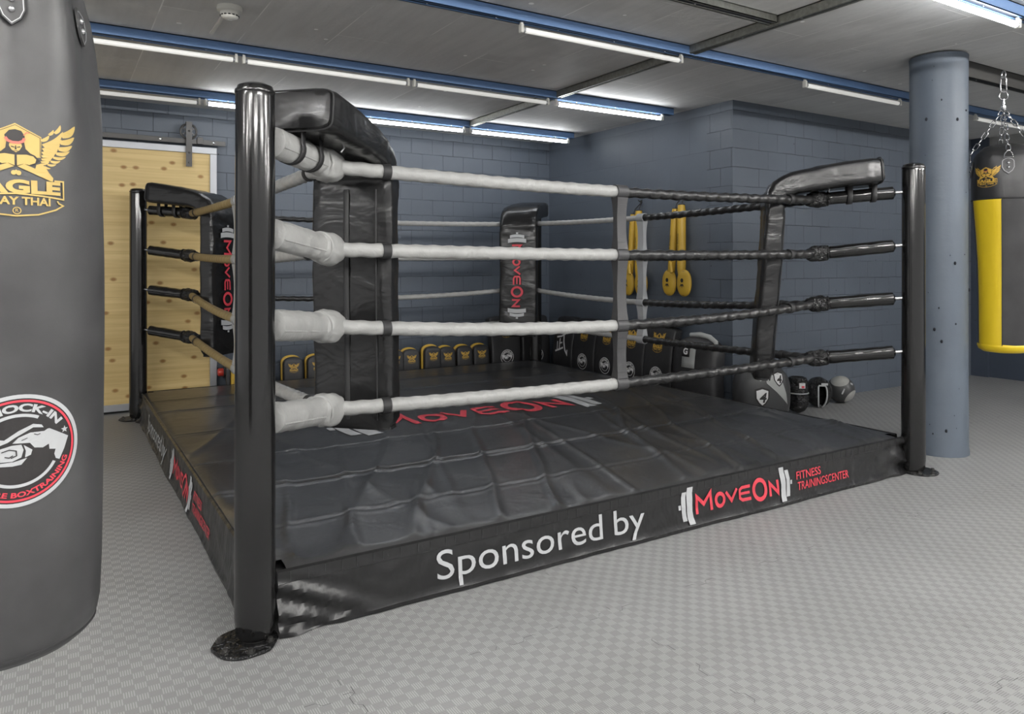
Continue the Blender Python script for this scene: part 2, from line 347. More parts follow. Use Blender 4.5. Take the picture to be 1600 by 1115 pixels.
# ---------------------------------------------------------------- flat artwork: 2D polygons laid on a surface
class Art:
    """layers of flat pieces, each (verts2d, faces)"""
    def __init__(s): s.p = []
    def poly(s, pts):
        tris = tessellate_polygon([[Vector((x, y, 0)) for x, y in pts]])
        s.p.append(([tuple(p) for p in pts], [tuple(t) for t in tris])); return s
    def ring(s, c, r0, r1, a0=0, a1=360, n=48, sx=1.0):
        vs = []; fs = []
        for k in range(n + 1):
            a = math.radians(a0 + (a1 - a0) * k / n)
            vs += [(c[0] + r0 * math.cos(a) * sx, c[1] + r0 * math.sin(a)), (c[0] + r1 * math.cos(a) * sx, c[1] + r1 * math.sin(a))]
        for k in range(n): fs.append((2 * k, 2 * k + 1, 2 * k + 3, 2 * k + 2))
        s.p.append((vs, fs)); return s
    def disc(s, c, rx, ry, n=24): return s.poly([(c[0] + rx * math.cos(2 * PI * k / n), c[1] + ry * math.sin(2 * PI * k / n)) for k in range(n)])
    def stroke(s, pts, w, closed=False):
        P = [Vector(p) for p in pts]; n = len(P); vs = []; fs = []
        for i, p in enumerate(P):
            a = (p - P[i - 1]).normalized() if (i > 0 or closed) else None
            b = (P[(i + 1) % n] - p).normalized() if (i < n - 1 or closed) else None
            a = a or b; b = b or a
            na, nb = Vector((-a.y, a.x)), Vector((-b.y, b.x)); m_ = (na + nb)
            if m_.length < .2: m_ = na.copy()
            m_.normalize(); k = min(2.2, 1 / max(.3, m_.dot(na)))
            vs += [tuple(p + m_ * w / 2 * k), tuple(p - m_ * w / 2 * k)]
        for i in range(n if closed else n - 1):
            j = (i + 1) % n; fs.append((2 * i, 2 * i + 1, 2 * j + 1, 2 * j))
        s.p.append((vs, fs)); return s
    def leaf(s, root, tip, w, bend=.15):
        r, t = Vector(root), Vector(tip); d = t - r; n = Vector((d.y, -d.x)); L = d.length
        n.normalize(); up, lo = [], []
        for k in range(9):
            u = k / 8; c = r + d * u + n * (math.sin(PI * u) * bend * L)
            hw = w / 2 * (math.sin(PI * min(1, u * .75 + .22)) ** .8) * (1 if u < 1 else 0)
            up.append(tuple(c - n * hw)); lo.append(tuple(c + n * hw))
        return s.poly(lo[:-1] + [tuple(t)] + up[:-1][::-1])
    def text(s, body, size, x=0, y=0, align='LEFT', shear=0.0, sx=1.0, bold=0.0, spacing=1.0):
        c = bpy.data.curves.new('t', 'FONT'); c.body = body; c.size = size; c.align_x = align; c.offset = bold; c.shear = shear
        c.space_character = spacing; c.resolution_u = 4
        o = bpy.data.objects.new('t', c); COL.objects.link(o)
        dg = bpy.context.evaluated_depsgraph_get(); dg.update()
        me = bpy.data.meshes.new_from_object(o.evaluated_get(dg))
        s.p.append(([(v.co.x * sx + x, v.co.y + y) for v in me.vertices], [tuple(p.vertices) for p in me.polygons]))
        bpy.data.objects.remove(o); bpy.data.curves.remove(c); bpy.data.meshes.remove(me); return s
    def text_width(s): xs = [v[0] for v in s.p[-1][0]]; return min(xs), max(xs)
    def fit(s, x0, x1, y0=None):       # stretch the last piece to the span x0..x1
        a, b = s.text_width(); vs, fs = s.p[-1]
        s.p[-1] = ([(x0 + (x - a) / (b - a) * (x1 - x0), y) for x, y in vs], fs); return s
    def arc(s, c, R, mid_deg, inside=False):   # bend the last piece (centred on x=0) round a circle
        vs, fs = s.p[-1]; o = []
        for x, y in vs:
            if not inside: a = math.radians(mid_deg) - x / R; r = R + y
            else: a = math.radians(mid_deg) + x / R; r = R - y
            o.append((c[0] + r * math.cos(a), c[1] + r * math.sin(a)))
        s.p[-1] = (o, fs); return s
    def xf(s, fn):
        a = Art(); a.p = [([fn(*v) for v in vs], fs) for vs, fs in s.p]; return a
    def mirror_all(s): s.p += [([(-x, y) for x, y in vs], [tuple(reversed(f)) for f in fs]) for vs, fs in s.p]; return s
    def each(s, name, mat, parent, surf, cut=None, label=None, test=lambda x: x):
        groups = {}
        for p in s.p: groups.setdefault(test(p), []).append(p)
        for g in groups.values():
            a = Art(); a.p = g; o = a.build(name, mat, parent, surf, cut)
            if label: o['label'] = label
    def build(s, name, mat, parent, surf, cut=None):
        bm = bmesh.new()
        for vs, fs in s.p:
            V = [bm.verts.new((x, y, 0)) for x, y in vs]
            for f in fs:
                try: bm.faces.new([V[i] for i in f])
                except Exception: pass
        if cut:
            for _ in range(4):
                E = [e for e in bm.edges if e.calc_length() > cut]
                if not E: break
                bmesh.ops.subdivide_edges(bm, edges=E, cuts=1, use_grid_fill=True)
                bmesh.ops.triangulate(bm, faces=[f for f in bm.faces if len(f.verts) > 4])
        bm.verts.index_update()
        mb = MB(); mb.add([surf(v.co.x, v.co.y) for v in bm.verts], [[v.index for v in f.verts] for f in bm.faces]); bm.free()
        return mb.build(name, mat, parent, smooth=False, weld=False)

def moveon():
    """MOVEON between two dumbbell ends; unit = height of M, x from 0 to 8.5; returns (letters, plates)"""
    A, B = Art(), Art(); t = .19
    A.stroke([(1.12 + .07, 0), (1.19, .86), (1.72, .42), (2.25, .93), (2.25, .05)], t)
    A.ring((2.92, .44), .21, .40, sx=1.0)
    A.stroke([(3.38, .76), (3.80, .27), (4.22, .82)], t * .9)
    A.stroke([(5.28, .80), (4.62, .80), (4.45, .70), (4.45, .28), (4.62, .17), (5.28, .17)], t * .85)
    A.stroke([(4.45, .49), (5.22, .49)], t * .7)
    A.ring((6.02, .50), .38, .60, sx=.98)
    A.stroke([(6.85, .02), (6.85, .70), (7.50, .12), (7.50, .80)], t)
    for sgn in (-1, 1):
        c = 4.32
        def X(v): return c + sgn * v
        for (x0, x1, h, bow) in ((3.37, 3.78, 1.78, .10), (3.86, 4.16, 1.40, .10)):
            l = []; r = []
            for k in range(7):
                u = k / 6 - .5; b_ = bow * (1 - 4 * u * u) if sgn > 0 else bow * (4 * u * u - 1) * -1
                l.append((X(x0 + b_), .5 + u * h)); r.append((X(x1 + b_), .5 + u * h))
            B.poly(l + r[::-1])
        B.poly([(X(4.30), .4), (X(4.46), .4), (X(4.46), .62), (X(4.30), .62)])
    return A, B

def eagle_art():
    """winged-fighter crest, drawn in metres around its own centre. layers: gold, dark, red, trim"""
    K = .0001843
    def T(x, y): return ((x - 137) * K, (560 - y) * K)
    G, D, Rr, G2 = Art(), Art(), Art(), Art()
    # hexagon
    hexa = [(137, 120), (362, 240), (352, 445), (137, 470)]
    G.poly([(137, 120), (362, 240), (352, 445), (137, 470), (-78, 445), (-88, 240)])
    D.stroke([(345, 440), (350, 250), (137, 138), (-76, 250), (-71, 440)], 5)
    W = []
    for r, t, w_ in (((545, 205), (697, 78), 78), ((530, 272), (690, 193), 66), ((512, 338), (664, 284), 58), ((490, 388), (635, 346), 46),
                  ((462, 430), (592, 408), 36), ((438, 472), (535, 458), 32), ((410, 508), (495, 495), 28), ((385, 530), (440, 545), 22),
                  ((375, 325), (563, 155), 62), ((372, 365), (548, 235), 56), ((366, 400), (532, 292), 50), ((362, 432), (510, 345), 42), ((358, 462), (478, 402), 32),
                  ((352, 488), (450, 443), 26), ((348, 510), (430, 478), 22),
                  ((482, 185), (537, 92), 42), ((428, 208), (472, 150), 34), ((360, 275), (432, 212), 40)):
        G.leaf(r, t, w_ * .86, -.12)
        G.leaf((274 - r[0], r[1]), (274 - t[0], t[1]), w_ * .86, .12)
    # fighter: shadow, face, chest, arms
    D.poly([(137, 182), (190, 195), (218, 245), (212, 310), (222, 372), (262, 412), (300, 430), (345, 480), (300, 520), (137, 548),
            (-26, 520), (-71, 480), (-26, 430), (12, 412), (52, 372), (60, 310), (44, 245), (84, 195)])
    G2.poly([(84, 325), (188, 325), (192, 350), (172, 388), (140, 412), (104, 388), (82, 350)])
    D2 = Art()
    D2.poly([(98, 350), (130, 358), (128, 366), (100, 362)]); D2.poly([(148, 358), (178, 350), (176, 362), (150, 366)])
    D2.poly([(134, 345), (142, 345), (146, 384), (130, 384)]); D2.stroke([(120, 396), (156, 396)], 5)
    for sg in (1, -1):
        def S(x, y): return (137 + sg * (x - 137), y)
        G2.poly([S(147, 435), S(230, 428), S(285, 440), S(310, 470), S(300, 505), S(250, 528), S(200, 520), S(147, 540)])
        G2.poly([S(150, 548), S(205, 520), S(300, 560), S(310, 520), S(350, 505), S(385, 530), S(420, 590), S(460, 640), S(455, 675), S(430, 672), S(330, 630), S(230, 585)])
    Rr.stroke([(50, 268), (72, 300), (110, 315), (165, 315), (200, 298), (213, 268)], 26)
    Rr.stroke([(205, 240), (232, 208), (258, 212)], 8)
    D.ring((137, 560), 0, 0.1, n=3)
    G2.disc((118, 612), 22, 24, 12); G2.disc((160, 612), 22, 24, 12); G2.poly([(112, 605), (139, 580), (166, 605)])
    # banner
    for sg in (1, -1):
        def S(x, y): return (137 + sg * (x - 137), y)
        G2.stroke([S(470, 668), S(560, 668), S(562, 850), S(350, 828), S(137, 815)], 16)
        G2.stroke([S(498, 868), S(512, 892), S(558, 912), S(480, 960), S(320, 1015), S(137, 1034)], 15)
    G2.ring((142, 982), 28, 36, n=20)
    for a in (G, D, Rr, G2, D2): a.p = [([T(x, y) for x, y in vs], fs) for vs, fs in a.p]
    G2.text('EAGLE', .0315, 0, T(0, 803)[1], 'CENTER', bold=.0016).fit(T(-260, 0)[0], T(530, 0)[0])
    G2.text('MUAY THAI', .0195, 0, T(0, 922)[1], 'CENTER', bold=.0006).fit(T(-155, 0)[0], T(430, 0)[0])
    G2.text('R', .0085, 0, T(0, 995)[1], 'CENTER').fit(T(130, 0)[0], T(155, 0)[0])
    return G, D, G2, D2, Rr

def fist_art(full=True):
    """round fist badge, unit radius 1. returns grey, red, dark-disc"""
    G, R_, D = Art(), Art(), Art()
    D.disc((0, 0), .97, .97, 64)
    G.ring((0, 0), .93, 1.0, n=72); G.ring((0, 0), .60, .655, 62 if full else 0, 332 if full else 360, n=60)
    def T(x, y): return ((x - 130) / 464, (563 - y) / 464)
    hands = [[(335, 415), (350, 415), (503, 510), (470, 610), (430, 695), (400, 680), (388, 640), (398, 600), (350, 590), (345, 545), (300, 567), (240, 555), (208, 510), (90, 497), (130, 455), (210, 425), (310, 430)],
             [(-60, 500), (40, 462), (130, 400), (230, 355), (290, 372), (305, 398), (230, 385), (110, 450), (60, 485), (-60, 530)],
             [(-70, 560), (0, 535), (90, 512), (150, 515), (165, 560), (150, 620), (90, 645), (0, 640), (-70, 610)],
             [(165, 520), (225, 570), (215, 610), (175, 625), (180, 570)], [(-60, 650), (100, 650), (190, 630), (150, 680), (90, 685), (-60, 670)],
             [(-240, 415), (-90, 430), (60, 470), (-50, 545), (-90, 600), (-140, 545), (-130, 620), (-210, 690), (-243, 510)]]
    for h in hands: G.poly([T(*p) for p in h])
    D2 = Art()
    D2.stroke([T(20, 560), T(70, 545), T(115, 560), T(118, 600), T(80, 615)], .018); D2.stroke([T(40, 600), T(70, 610), T(95, 595)], .018)
    D2.stroke([T(235, 440), T(260, 452), T(280, 445)], .014); D2.stroke([T(150, 480), T(190, 465)], .012)
    if full:
        G.text('KNOCK-IN', .185, 0, 0, 'CENTER', bold=.008); G.fit(-.64, .64); G.arc((0, 0), .70, 85)
        st = []
        for k in range(10):
            a = PI / 2 + k * PI / 5; r = .085 if k % 2 == 0 else .036; st.append((.735 + r * .8 * math.cos(a), .25 + r * .8 * math.sin(a)))
        G.poly(st)
        R_.ring((0, 0), .865, .905, n=72)
        R_.text('DAS ANDERE BOXTRAINING', .125, 0, 0, 'CENTER', bold=.004); R_.fit(-1.12, 1.12); R_.arc((0, 0), .825, 265, True)
    else:
        G.text('KNOCK-IN', .25, 0, 0, 'CENTER', bold=.012); G.fit(-.9, .9); G.arc((0, 0), .69, 90)
    return G, R_, D, D2

# ================================================================= ROOM
HC = 2.72
YB, XS, YR, XF = 7.30, 5.03, 4.48, 9.03        # back wall, side wall, right wall, far right wall
def slab(name, a, b, mat):
    mb = MB(); mb.box([(a[i] + b[i]) / 2 for i in range(3)], [b[i] - a[i] for i in range(3)]); o = mb.build(name, mat, smooth=False); return struct(o)
slab('floor', (-5, -1.4, -.1), (XF + .2, YB + .2, 0), M['floor'])
slab('ceiling', (-5, -1.4, HC), (XF + .2, YB + .2, HC + .15), M['ceiling'])
slab('wall_back', (-5, YB, 0), (XS, YB + .2, HC), M['wall_x'])
slab('wall_side', (XS, YR + .3, 0), (XS + .3, YB + .2, HC), M['wall_y'])
slab('wall_corner', (XS, YR, 0), (XS + .3, YR + .3, HC), M['wall_edge'])
slab('wall_right', (XS + .3, YR, 0), (XF + .2, YR + .2, HC), M['wall_x'])
slab('wall_far_right', (XF, -1.4, 0), (XF + .2, YR, 1.75), M['wall_plain'])
slab('trim_1', (XF, -1.4, 1.75), (XF + .2, YR, HC), pbr('light_grey_upper_wall', (.34, .34, .33), .6, var=.1, vscale=2))
mb = MB(); mb.box((XF - .02, YR - .09, HC / 2), (.04, .18, HC)); struct(mb.build('trim_2', M['wall_plain'], smooth=False))

# column
cx, cy = 5.19, 2.80
mb = MB(); random.seed(3)
mb.lathe((cx, cy, 0), [(.186, 0), (.186, .02), (.180, .05), (.178, .6), (.177, 1.6), (.178, HC - .06), (.181, HC - .012)], 64,
         fn=lambda r, a, z: r + .0018 * noise.noise(Vector((math.cos(a) * 2, math.sin(a) * 2, z * 1.5))), cap=True)
col_o = thing('concrete_column', 'thick round blue-grey painted concrete column right of the boxing ring', 'column', (cx, cy, 0))
mb.build('shaft', M['column'], col_o)
random.seed(8); pit = pbr('pit_dark', (.012, .014, .02), .9)
for k in range(26):
    mb = MB()
    a = math.radians(-122 + random.uniform(-75, 75)); z = random.uniform(.1, 2.62); r = random.choice([.003, .004, .007, .012])
    p = Vector((cx + .1795 * math.cos(a), cy + .1795 * math.sin(a), z)); n_ = Vector((math.cos(a), math.sin(a), 0))
    mb.ellipsoid(p, (r * .7, r * .7, r), nu=8, nv=5); mb.build('air_hole', pit, col_o)

# ---------------------------------------------------------------- ceiling channels and tubes
def channel(name, label, x0, x1, y, z0=HC, h=.064, wd=.058, axis='X', mat='beam_blue', group=None):
    """open-bottomed steel channel"""
    L = x1 - x0; c = (x0 + x1) / 2
    t = thing(name, label, 'ceiling rail', (c, y, z0 - h / 2) if axis == 'X' else (y, c, z0 - h / 2), group)
    def P(u, v, z): return (u, v, z) if axis == 'X' else (v, u, z)
    def S(u, v, z): return (u, v, z) if axis == 'X' else (v, u, z)
    mb = MB()
    mb.box(P(c, y, z0 - .003), S(L, wd, .006)); mb.box(P(c, y - wd / 2 + .003, z0 - h / 2), S(L, .006, h)); mb.box(P(c, y + wd / 2 - .003, z0 - h / 2), S(L, .006, h))
    mb.box(P(c, y - wd / 2 + .008, z0 - h + .002), S(L, .016, .004)); mb.box(P(c, y + wd / 2 - .008, z0 - h + .002), S(L, .016, .004))
    mb.build('channel', M[mat], t, smooth=False)
    mb = MB(); mb.box(P(c, y, z0 - h + .012), S(L - .01, wd - .016, .012)); mb.build('slot', M['beam_dark'], t, smooth=False)
    n = int(L / .42)
    for k in range(n):
        u = x0 + .2 + k * .42; mb = MB(); mb.ellipsoid(P(u, y, z0 - h + .002), (.005, .005, .004), nu=8, nv=5); mb.build('screw', M['steel'], t)
    return t
BY = [2.02, 3.535, 5.045, 6.555]
channel('ceiling_rail', 'blue steel ceiling rail crossing the top right corner, the one nearest the camera', -4, 8.98, BY[0])
channel('ceiling_rail', 'long blue steel ceiling rail passing in front of the round column, second from the camera', -4, 8.98, BY[1])
channel('ceiling_rail', 'blue steel ceiling rail third from the camera, ending above the side wall', -4, 4.85, BY[2])
channel('ceiling_rail', 'blue steel ceiling rail furthest from the camera, just in front of the back wall', -4, 4.83, BY[3])
segs = [(-2.9, BY[0] - .03), (BY[0] + .03, BY[1] - .03), (BY[1] + .03, BY[2] - .03), (BY[2] + .03, BY[3] - .03)]
clab = ['bare galvanised cross rail running off the top edge of the photo toward the camera', 'bare galvanised cross rail meeting the long blue rail, with an elbow rail joining it',
        'bare galvanised cross rail between the second and third blue rails', 'short galvanised cross rail between the third and furthest blue rails']
for (a, b), lb in zip(segs, clab):
    if a < -2: continue
    channel('cross_rail', lb, a, b, 3.555, h=.055, wd=.05, axis='Y', mat='galv', group='galvanised cross rails')
channel('elbow_rail', 'galvanised rail along the top edge ending against the cross rail', -1.5, 3.52, 2.84, h=.045, wd=.06, mat='galv')
channel('bag_rail', 'dark steel ceiling rail that carries the yellow and black punching bag', 5.42, 8.98, 2.765, z0=HC, h=.115, wd=.05, mat='dark_steel')

def tube_light(x0, x1, y, on, label, z=2.618, glass=None):
    c = (x0 + x1) / 2
    t = thing('fluorescent_tube_light', label, 'ceiling light', (c, y, HC - .05), 'fluorescent tubes under the ceiling rails')
    mb = MB(); r = .016
    mb.tube([(x0 + .03, y, z), (x0 + .04, y, z), (x1 - .04, y, z), (x1 - .03, y, z)], [r * .9, r, r, r * .9], 16); mb.build('glass_tube', M[glass or ('tube_on' if on else 'tube_off_glow')], t)
    for s, xe in ((1, x0), (-1, x1)):
        mb = MB(); mb.box((xe + s * .012, y, z + .006), (.02, .034, .05), bev=.006); mb.box((xe + s * .012, y, HC - .075), (.014, .016, .030))
        mb.build('tube_holder', M['plastic_white'], t)
        mb = MB(); mb.tube([(xe + s * .02, y, z), (xe + s * .034, y, z)], .0165, 16); mb.build('end_cap', M['alu'], t)
    return t
def tpx(a, b, y): return onY(a, y), onY(b, y)
P = tpx
x0, x1 = P(1370, 1592, BY[0] + .0); tube_light(x0 - .2, x1, BY[0], True, 'lit fluorescent tube in the top right corner of the photo')
x0, x1 = P(812, 1066, BY[1]); tube_light(x0, x1, BY[1], False, 'unlit white tube under the long blue rail left of the cross rail')
x0, x1 = P(1256, 1407, BY[1]); tube_light(x0, x1, BY[1], False, 'unlit white tube under the long blue rail just left of the round column')
x0, x1 = P(1523, 1640, BY[1]); tube_light(x0, x1, BY[1], False, 'unlit tube on the long blue rail right of the column, behind the bag chains')
x0, x1 = P(60, 372, BY[2]); tube_light(x0, x1, BY[2], False, 'unlit white tube on the third blue rail emerging from behind the near punching bag')
x0, x1 = P(378, 640, BY[2]); tube_light(x0, x1, BY[2], False, 'unlit white tube on the third blue rail above the near ring post')
x0, x1 = P(645, 858, BY[2]); tube_light(x0, x1, BY[2], False, 'unlit white tube on the third blue rail ending at the galvanised cross rail')
x0, x1 = P(867, 1036, BY[2]); tube_light(x0, x1, BY[2], True, 'lit fluorescent tube on the third blue rail beside the side wall')
x0, x1 = P(100, 314, BY[3]); tube_light(x0, x1, BY[3], False, 'unlit white tube on the furthest rail above the sliding door')
x0, x1 = P(319, 520, BY[3]); tube_light(x0, x1, BY[3], True, 'lit tube on the furthest rail behind the top of the near ring post')
x0, x1 = P(524, 727, BY[3]); tube_light(x0, x1, BY[3], True, 'lit tube on the furthest rail left of the short cross rail')
x0, x1 = P(733, 889, BY[3]); tube_light(x0, x1, BY[3], True, 'lit tube on the furthest rail nearest the wall corner')
# unseen tubes added behind and beside the camera to brighten the room
for i, (x, y) in enumerate([(-3.0, .5), (-1.2, .5), (1.2, .5), (3.2, .5), (5.6, .5), (7.4, .5), (-2.6, -1.0), (0.0, -1.0), (2.4, -1.0), (4.8, -1.0), (7.2, -1.0), (-3.2, BY[0]), (-1.2, 2.02)]):
    tube_light(x - .6, x + .6, y, True, 'added fluorescent fill tube out of view, brightening the room', glass='tube_fill')

# smoke detector
sx_, sy_ = .825, 4.32
t = thing('smoke_detector', 'white round smoke detector on the ceiling near the top left', 'smoke detector', (sx_, sy_, HC))
mb = MB(); mb.lathe((sx_, sy_, HC), [(.066, -.001), (.068, -.012), (.066, -.026), (.050, -.032)], 32, cap=True); mb.build('base_ring', M['plastic_white'], t)
mb = MB(); mb.lathe((sx_, sy_, HC), [(.050, -.032), (.050, -.044), (.046, -.058), (.030, -.068), (.001, -.070)], 32); mb.build('sensor_head', M['plastic_white'], t)
mb = MB()
for k in range(14):
    a = 2 * PI * k / 14; mb.box((sx_ + .0485 * math.cos(a), sy_ + .0485 * math.sin(a), HC - .053), (.004, .012, .006), Matrix.Rotation(a, 4, 'Z'))
mb.build('vents', M['print_black'], t, smooth=False)
mb = MB(); mb.box((sx_ - .005, sy_ + .30, HC - .008), (.022, .46, .014), bev=.003)
t = mb.build('cable_duct', M['plastic_white'], smooth=False); tag(t, 'short white cable duct on the ceiling leading from the smoke detector', 'cable duct')

# ---------------------------------------------------------------- sliding door
YD = 7.215; dx1 = onY(338, YD); dx0 = -.45
door = bpy.data.objects.new('door_1', None); COL.objects.link(door); door.location = ((dx0 + dx1) / 2, YD, .02); struct(door)
mb = MB(); mb.box(((dx0 + dx1) / 2, YD + .008, 1.18), (dx1 - dx0 - .04, .03, 2.28)); mb.build('wood_panel', M['wood'], door, smooth=False)
mb = MB(); fw = .058
for (x, z, sx, sz) in (((dx0 + dx1) / 2, .05, dx1 - dx0, fw), ((dx0 + dx1) / 2, 2.318, dx1 - dx0, fw), (dx0 + fw / 2, 1.184, fw, 2.208), (dx1 - fw / 2, 1.184, fw, 2.208)):
    mb.box((x, YD, z), (sx, .055, sz), bev=.003)
mb.build('metal_frame', M['alu'], door, smooth=False)
hx = onY(295, YD - .04)
def hanger(hx):
    mb = MB(); mb.box((hx, YD - .055, 2.36), (.05, .008, .40)); mb.box((hx, YD - .03, 2.557), (.05, .055, .008)); h = mb.build('hanger', M['dark_steel'], door, smooth=False)
    mb = MB(); c = Vector((hx, YD - .025, 2.478)); n = 28
    mb.tube([c + Vector((.066 * math.cos(2 * PI * k / n), 0, .066 * math.sin(2 * PI * k / n))) for k in range(n)], .010, 8, closed=True, up=(0, 1, 0))
    for k in range(6):
        a = PI / 6 + k * PI / 3; mb.box(c + Vector((.036 * math.cos(a), 0, .036 * math.sin(a))), (.07, .008, .010), Matrix.Rotation(-a, 4, 'Y'))
    mb.tube([c + Vector((0, -.012, 0)), c + Vector((0, .012, 0))], .014, 12, up=(1, 0, 0)); mb.build('roller_wheel', M['dark_steel'], h, smooth=True)
    mb = MB()
    for z in (2.478, 2.285, 2.195): mb.ellipsoid((hx, YD - .061, z), (.009, .005, .009), nu=10, nv=6)
    mb.build('bolt_heads', M['dark_steel'], h)
hanger(hx); hanger(dx0 + .25)
t = thing('door_track', 'grey steel sliding-door track mounted on the blue wall above the wooden door', 'door track', ((dx0 + dx1) / 2, YD, 2.39))
tx1 = onY(352, YD - .01)
mb = MB(); mb.box(((dx0 - .3 + tx1) / 2, YD - .012, 2.392), (tx1 - dx0 + .3, .010, .044), bev=.002); mb.build('bar', M['dark_steel'], t, smooth=False)
for xx in (onY(158, YD), onY(250, YD), onY(333, YD)):
    mb = MB(); mb.tube([(xx, YD - .02, 2.392), (xx, YB, 2.392)], .011, 12); mb.ellipsoid((xx, YD - .02, 2.392), (.012, .006, .012), nu=12, nv=6); mb.build('standoff_bolt', M['steel'], t)
mb = MB(); mb.box((hx + .095, YD - .022, 2.402), (.05, .03, .062), bev=.003); mb.build('stopper', M['dark_steel'], t, smooth=False)

# ================================================================= BOXING RING
PX = [.586, 4.530]; PY = [2.632, 6.840]
POST = {'near': (.586, 2.632), 'right': (4.520, 2.590), 'left': (.586, 6.840), 'far': (4.530, 6.840)}
JN = {'near': (.965, 3.01), 'right': (4.125, 3.0), 'left': (.945, 6.49), 'far': (4.15, 6.47)}
ZP = [.755, 1.085, 1.415, 1.742]; ZJ = [.69, 1.035, 1.355, 1.70]; ZM = [.666, .97, 1.34, 1.67]
X0, X1, Y0, Y1, ZT = .605, 4.505, 2.625, 6.855, .225
DN = .09
plat = thing('ring_platform', 'low black boxing ring platform with a wrinkled mat cover and printed skirts', 'boxing ring', ((X0 + X1) / 2, (Y0 + Y1) / 2, 0))
nx, ny = 260, 282
def wrinkle(x, y):
    h = 0
    # folds run mostly across the mats, denser toward the near edge
    for (s1, s2, am, ang) in ((2.7, .20, .010, -.47), (4.6, .34, .006, -.25), (1.6, .25, .006, .10)):
        u = x * math.cos(ang) + y * math.sin(ang); v = -x * math.sin(ang) + y * math.cos(ang)
        n_ = noise.noise(Vector((u * s1 + .18 * noise.noise(Vector((x * 1.5, y * 1.5, 3))), v * s2, s1)))
        h += am * (max(0, 1 - abs(n_) * 5.5) ** 2)
    near = max(0, min(1, 1.25 - (y - Y0) / 2.6))
    return h * (.25 + 1.35 * near)
SEAMS = [(3.06, .003), (3.62, .009), (4.21, .005), (5.0, .004), (5.82, .006), (6.3, .004)]
def top_z(x, y):
    z = ZT + wrinkle(x, y)
    for s, d in SEAMS: z -= d * math.exp(-((y - s) / .010) ** 2) - d * .8 * math.exp(-((abs(y - s) - .03) / .014) ** 2)
    e = min(x - X0, X1 - x, y - Y0, Y1 - y)
    edge = max(0, 1 - e / .05)
    return z * 1.0 - .012 * edge ** 2 - (z - ZT) * edge
mb = MB()
mb.grid(nx, ny, lambda u, v: Vector((X0 + u * (X1 - X0), Y0 + v * (Y1 - Y0), top_z(X0 + u * (X1 - X0), Y0 + v * (Y1 - Y0)))),
        skip=lambda i, j: (i < 6 or i >= nx - 6) and (j < 6 or j >= ny - 6))
mat_o = mb.build('mat_cover', M['vinyl_mat'], plat)
mb = MB(); i_ = .03
mb.box(((X0 + X1) / 2, (Y0 + Y1) / 2, .10), (X1 - X0 - 2 * DN - i_, Y1 - Y0 - i_, .18)); mb.box(((X0 + X1) / 2, (Y0 + Y1) / 2, .10), (X1 - X0 - i_, Y1 - Y0 - 2 * DN - i_, .18))
mb.build('foam_base', M['pad_charcoal'], plat, smooth=False)
def skirt_pt(side, u, z, off=0.0):
    """u along the side in world units, z height"""
    k = 1 - z / ZT; L0, L1 = (X0, X1) if side in ('front', 'back') else (Y0, Y1)
    edge = math.exp(-((u - L0) / .30) ** 2) + math.exp(-((u - L1) / .25) ** 2)
    q = noise.noise(Vector((u * 1.7, z * 4, 11 if side == 'front' else 31))) * .008 + noise.noise(Vector((u * 7 - z * 14, z * 7, 5))) * .005
    q += edge * (noise.noise(Vector((u * 9 + z * 20, z * 12, 7))) * .040)
    if .008 < z < .03: q += .006
    o = .004 + .026 * k ** 1.2 + q * min(1, k * 3) + off
    if z > ZT - .045: o += .0025
    zz = z * 1.0 + (0 if z < .02 else .0)
    if side == 'front': return Vector((u, Y0 - o, zz))
    if side == 'back': return Vector((u, Y1 + o, zz))
    if side == 'left': return Vector((X0 - o, u, zz))
    return Vector((X1 + o, u, zz))
